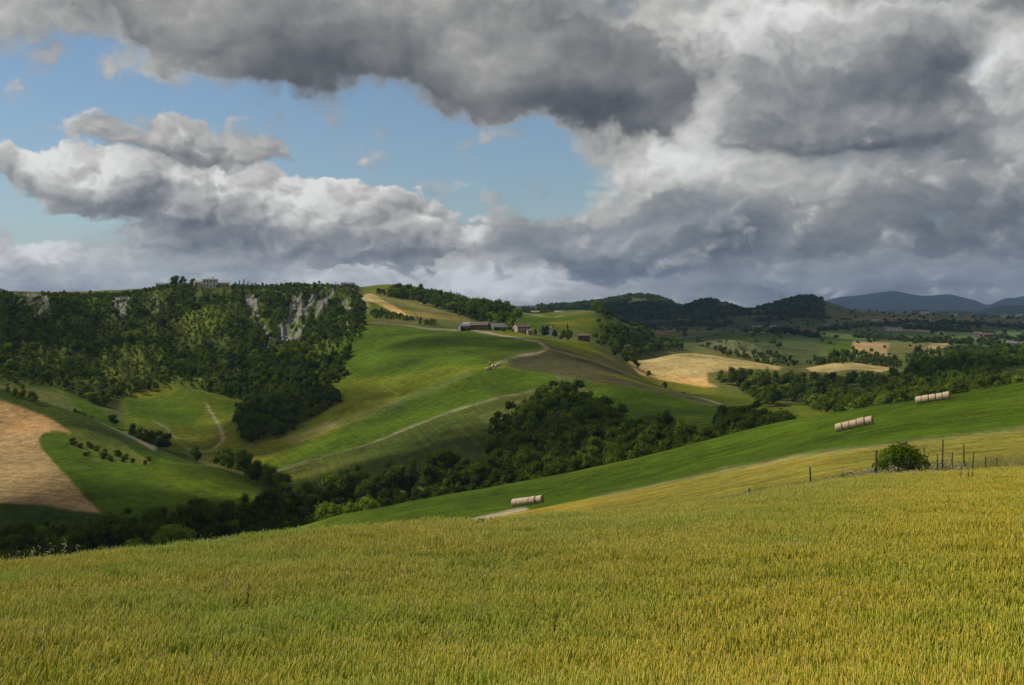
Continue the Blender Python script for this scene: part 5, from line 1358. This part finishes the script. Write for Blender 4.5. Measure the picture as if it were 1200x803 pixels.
def build_weeds():
    pr = [proto('weed', weed_patch(700 + i, k)) for i, k in enumerate(['umbel', 'umbel', 'umbel', 'oat', 'grass', 'grass', 'grass', 'thistle'])]
    rng = np.random.default_rng(77); pts = []; var = []; sc = []
    def put(px, r, v, s=1.0, lift=0.0):
        p = gp(px, r); pts.append((p.x, p.y, p.z + lift)); var.append(v); sc.append((s, s, s * rng.uniform(.8, 1.2)))
    # rough grass margin along the far edge of the wheat
    for px in np.arange(840, 1290, 2.4):
        cr = float(np.interp(px, CREST[:, 0], CREST[:, 1]))
        for rr in np.arange(cr * 1.02, cr * 1.22 + 1.0, 1.3):
            put(px + rng.uniform(-2, 2), rr + rng.uniform(-.6, .6), rng.integers(4, 7), rng.uniform(.6, 1.0))
    for _ in range(60):   # pale flower heads, thickest by the fence
        px = rng.choice([rng.normal(1000, 28), rng.normal(1070, 40), rng.normal(1150, 40), rng.normal(1040, 40)]); cr = float(np.interp(px, CREST[:, 0], CREST[:, 1]))
        put(px, cr + rng.uniform(0.5, 10), rng.integers(0, 3), rng.uniform(.55, .95))
    for _ in range(26):
        px = rng.uniform(860, 1190); put(px, float(np.interp(px, CREST[:, 0], CREST[:, 1])) + rng.uniform(-5, 2), rng.choice([0, 1, 7]), rng.uniform(.55, .8))
    for _ in range(16):    # oats and thistles standing out of the wheat
        px = rng.uniform(0, 1200); cr = float(np.interp(px, CREST[:, 0], CREST[:, 1])); put(px, rng.uniform(18, cr), rng.choice([3, 3, 7]), rng.uniform(.45, .6), .3)
    for px, n_ in ((15, 2), (80, 2), (250, 2), (780, 1)):
        for _ in range(n_): put(px + rng.normal(0, 9), float(np.interp(px, CREST[:, 0], CREST[:, 1])) - rng.uniform(0, 2), 3, rng.uniform(.75, .9), .1)
    n = len(pts)
    scatter('wild_flowers', np.array(pts), np.stack([np.zeros(n), np.zeros(n), rng.uniform(0, 6.28, n)], -1), np.array(sc), np.array(var), pr, 'pale wild flowers, oats and dry grass along the edge of the wheat')
    print('weeds', n)
build_weeds()
def dock(px, r, h, seed, label):
    p = gp(px, r); o = empty('dock_plant', p); tag(o, label, 'dock plant')
    rng = np.random.default_rng(seed)
    V, F = tube([(0, 0, 0), (.04, 0, h * .5), (.10, 0, h)], [.008, .006, .003], 5); link(bpy.data.objects.new('stem', mesh_from('stem', V, F, simple_mat('dock_stem', (.18, .07, .03)))), o)
    V = []; F = []; Cc = []
    for k in range(80):
        f = rng.uniform(.5, 1.0); s = .034 * (1.35 - f); puffb(V, F, Cc, (.10 * f + rng.normal(0, s * .5), rng.normal(0, s * .5), h * f), s * .7, np.array((.20, .075, .03)) * rng.uniform(.6, 1.3), rng, 1)
    link(bpy.data.objects.new('seed_head', mesh_from('seed_head', V, F, WEED, attrs={'col': (np.array(Cc), 'FLOAT_COLOR')})), o)
dock(284, 24.5, 1.22, 1, 'red brown dock seed head standing in the wheat at lower left'); dock(266, 23.5, 1.0, 2, 'smaller thin dock stalk left of the taller red brown one'); dock(645, 20.0, 1.12, 3, 'thin red brown dock stalk in the wheat at bottom centre')
dock(1126, 62, 1.5, 4, 'red brown dock stalk below the fence, leftmost of three'); dock(1135, 60, 1.45, 5, 'thick red brown dock stalk below the fence, middle of three'); dock(1140, 61, 1.6, 6, 'red brown dock stalk below the fence, rightmost of three')

print('TREES', sum(1 for o in S.objects if o.get('category') == 'tree'), 'BUSH', sum(1 for o in S.objects if o.get('category') == 'bush'))
print('LONG', max((len(o['label'].split()), o['label']) for o in S.objects if o.get('label')))

# ---------------------------------------------------------------- air
def build_haze():
    me = bpy.data.meshes.new('haze'); bm = bmesh.new(); box(bm, -17600, 17600, -17600, 17600, -420, 420); bm.to_mesh(me); bm.free()
    m = bpy.data.materials.new('haze'); m.use_nodes = True; t = m.node_tree
    for nn in list(t.nodes): t.nodes.remove(nn)
    h = NT(t); v = h.n('ShaderNodeVolumePrincipled', ins={'Color': (0.32, 0.50, 0.90, 1), 'Density': HAZE, 'Anisotropy': 0.1})
    o_ = h.n('ShaderNodeOutputMaterial'); t.links.new(v.outputs[0], o_.inputs['Volume'])
    me.materials.append(m); o = link(bpy.data.objects.new('haze', me)); tag(o, 'thin blue air haze over the far hills', None, None, 'stuff')
HAZE = 3.1e-5
build_haze()
# clouds added out of view, each placed to shade a chosen patch of land
def build_shade_clouds():
    m = bpy.data.materials.new('cloud'); m.use_nodes = True; t = m.node_tree
    for nn in list(t.nodes): t.nodes.remove(nn)
    h = NT(t); v = h.n('ShaderNodeVolumePrincipled', ins={'Color': (0.95, 0.96, 1.0, 1), 'Density': 0.016})
    o_ = h.n('ShaderNodeOutputMaterial'); t.links.new(v.outputs[0], o_.inputs['Volume'])
    s = Vector(sv)
    for i, (px, r, alt, rx, ry, rz_, lab) in enumerate(SHADE_CLOUDS):
        p = gp(px, r); c = p + s * (alt / s.z)
        rng = np.random.default_rng(900 + i); bm = bmesh.new(); bmesh.ops.create_icosphere(bm, subdivisions=4, radius=1)
        off = rng.uniform(0, 50, 3)
        for q in bm.verts:
            a = np.array(q.co); n1 = float(vnoise(a[0] * 1.9 + off[0], a[1] * 1.9 + off[1] + a[2] * 1.3, 5)) - .5; n2 = float(vnoise(a[0] * 4.5 + off[1], a[1] * 4.5 + off[2] + a[2] * 3, 6)) - .5
            q.co = q.co * (1 + n1 * .75 + n2 * .3)
        for q in bm.verts: q.co = Vector((q.co.x * rx, q.co.y * ry, q.co.z * rz_))
        o = obj('cloud', bm, m); o.location = c; o.rotation_euler = (0, 0, 0)
        tag(o, lab, 'cloud', 'clouds added out of view to shade the land', None)
SHADE_CLOUDS = [  # shaded place (column, distance), altitude over it, size along x, y, z
    (60, 400, 800, 95, 75, 60, 'added unseen cloud shading the thicket at lower left'),
    (250, 425, 800, 60, 45, 50, 'added unseen cloud shading the left end of the hedge'),
    (330, 730, 800, 65, 85, 50, 'added unseen cloud shading the dark wooded spur'),
    (60, 690, 800, 85, 60, 45, 'added unseen cloud shading the slope over the ploughed field'),
    (10, 1150, 900, 90, 130, 30, 'added unseen cloud shading the left of the wooded scarp'),
    (420, 505, 800, 60, 45, 45, 'added unseen cloud shading the foot of the centre hill'),
    (560, 520, 800, 45, 45, 45, 'added unseen cloud shading the rowed field'),
    (560, 850, 800, 60, 40, 35, 'added unseen cloud shading the brow of the centre hill'),
    (690, 800, 800, 60, 70, 30, 'added unseen cloud shading the brown spur'),
    (780, 560, 800, 45, 70, 32, 'added unseen cloud shading the pocket field'),
    (800, 1950, 1500, 300, 300, 90, 'added unseen cloud shading the middle country'),
    (780, 3600, 2200, 900, 1000, 220, 'added unseen cloud shading the dark wooded hills'),
    (1150, 950, 1000, 110, 120, 50, 'added unseen cloud shading the right of the valley wood'),
]
build_shade_clouds()
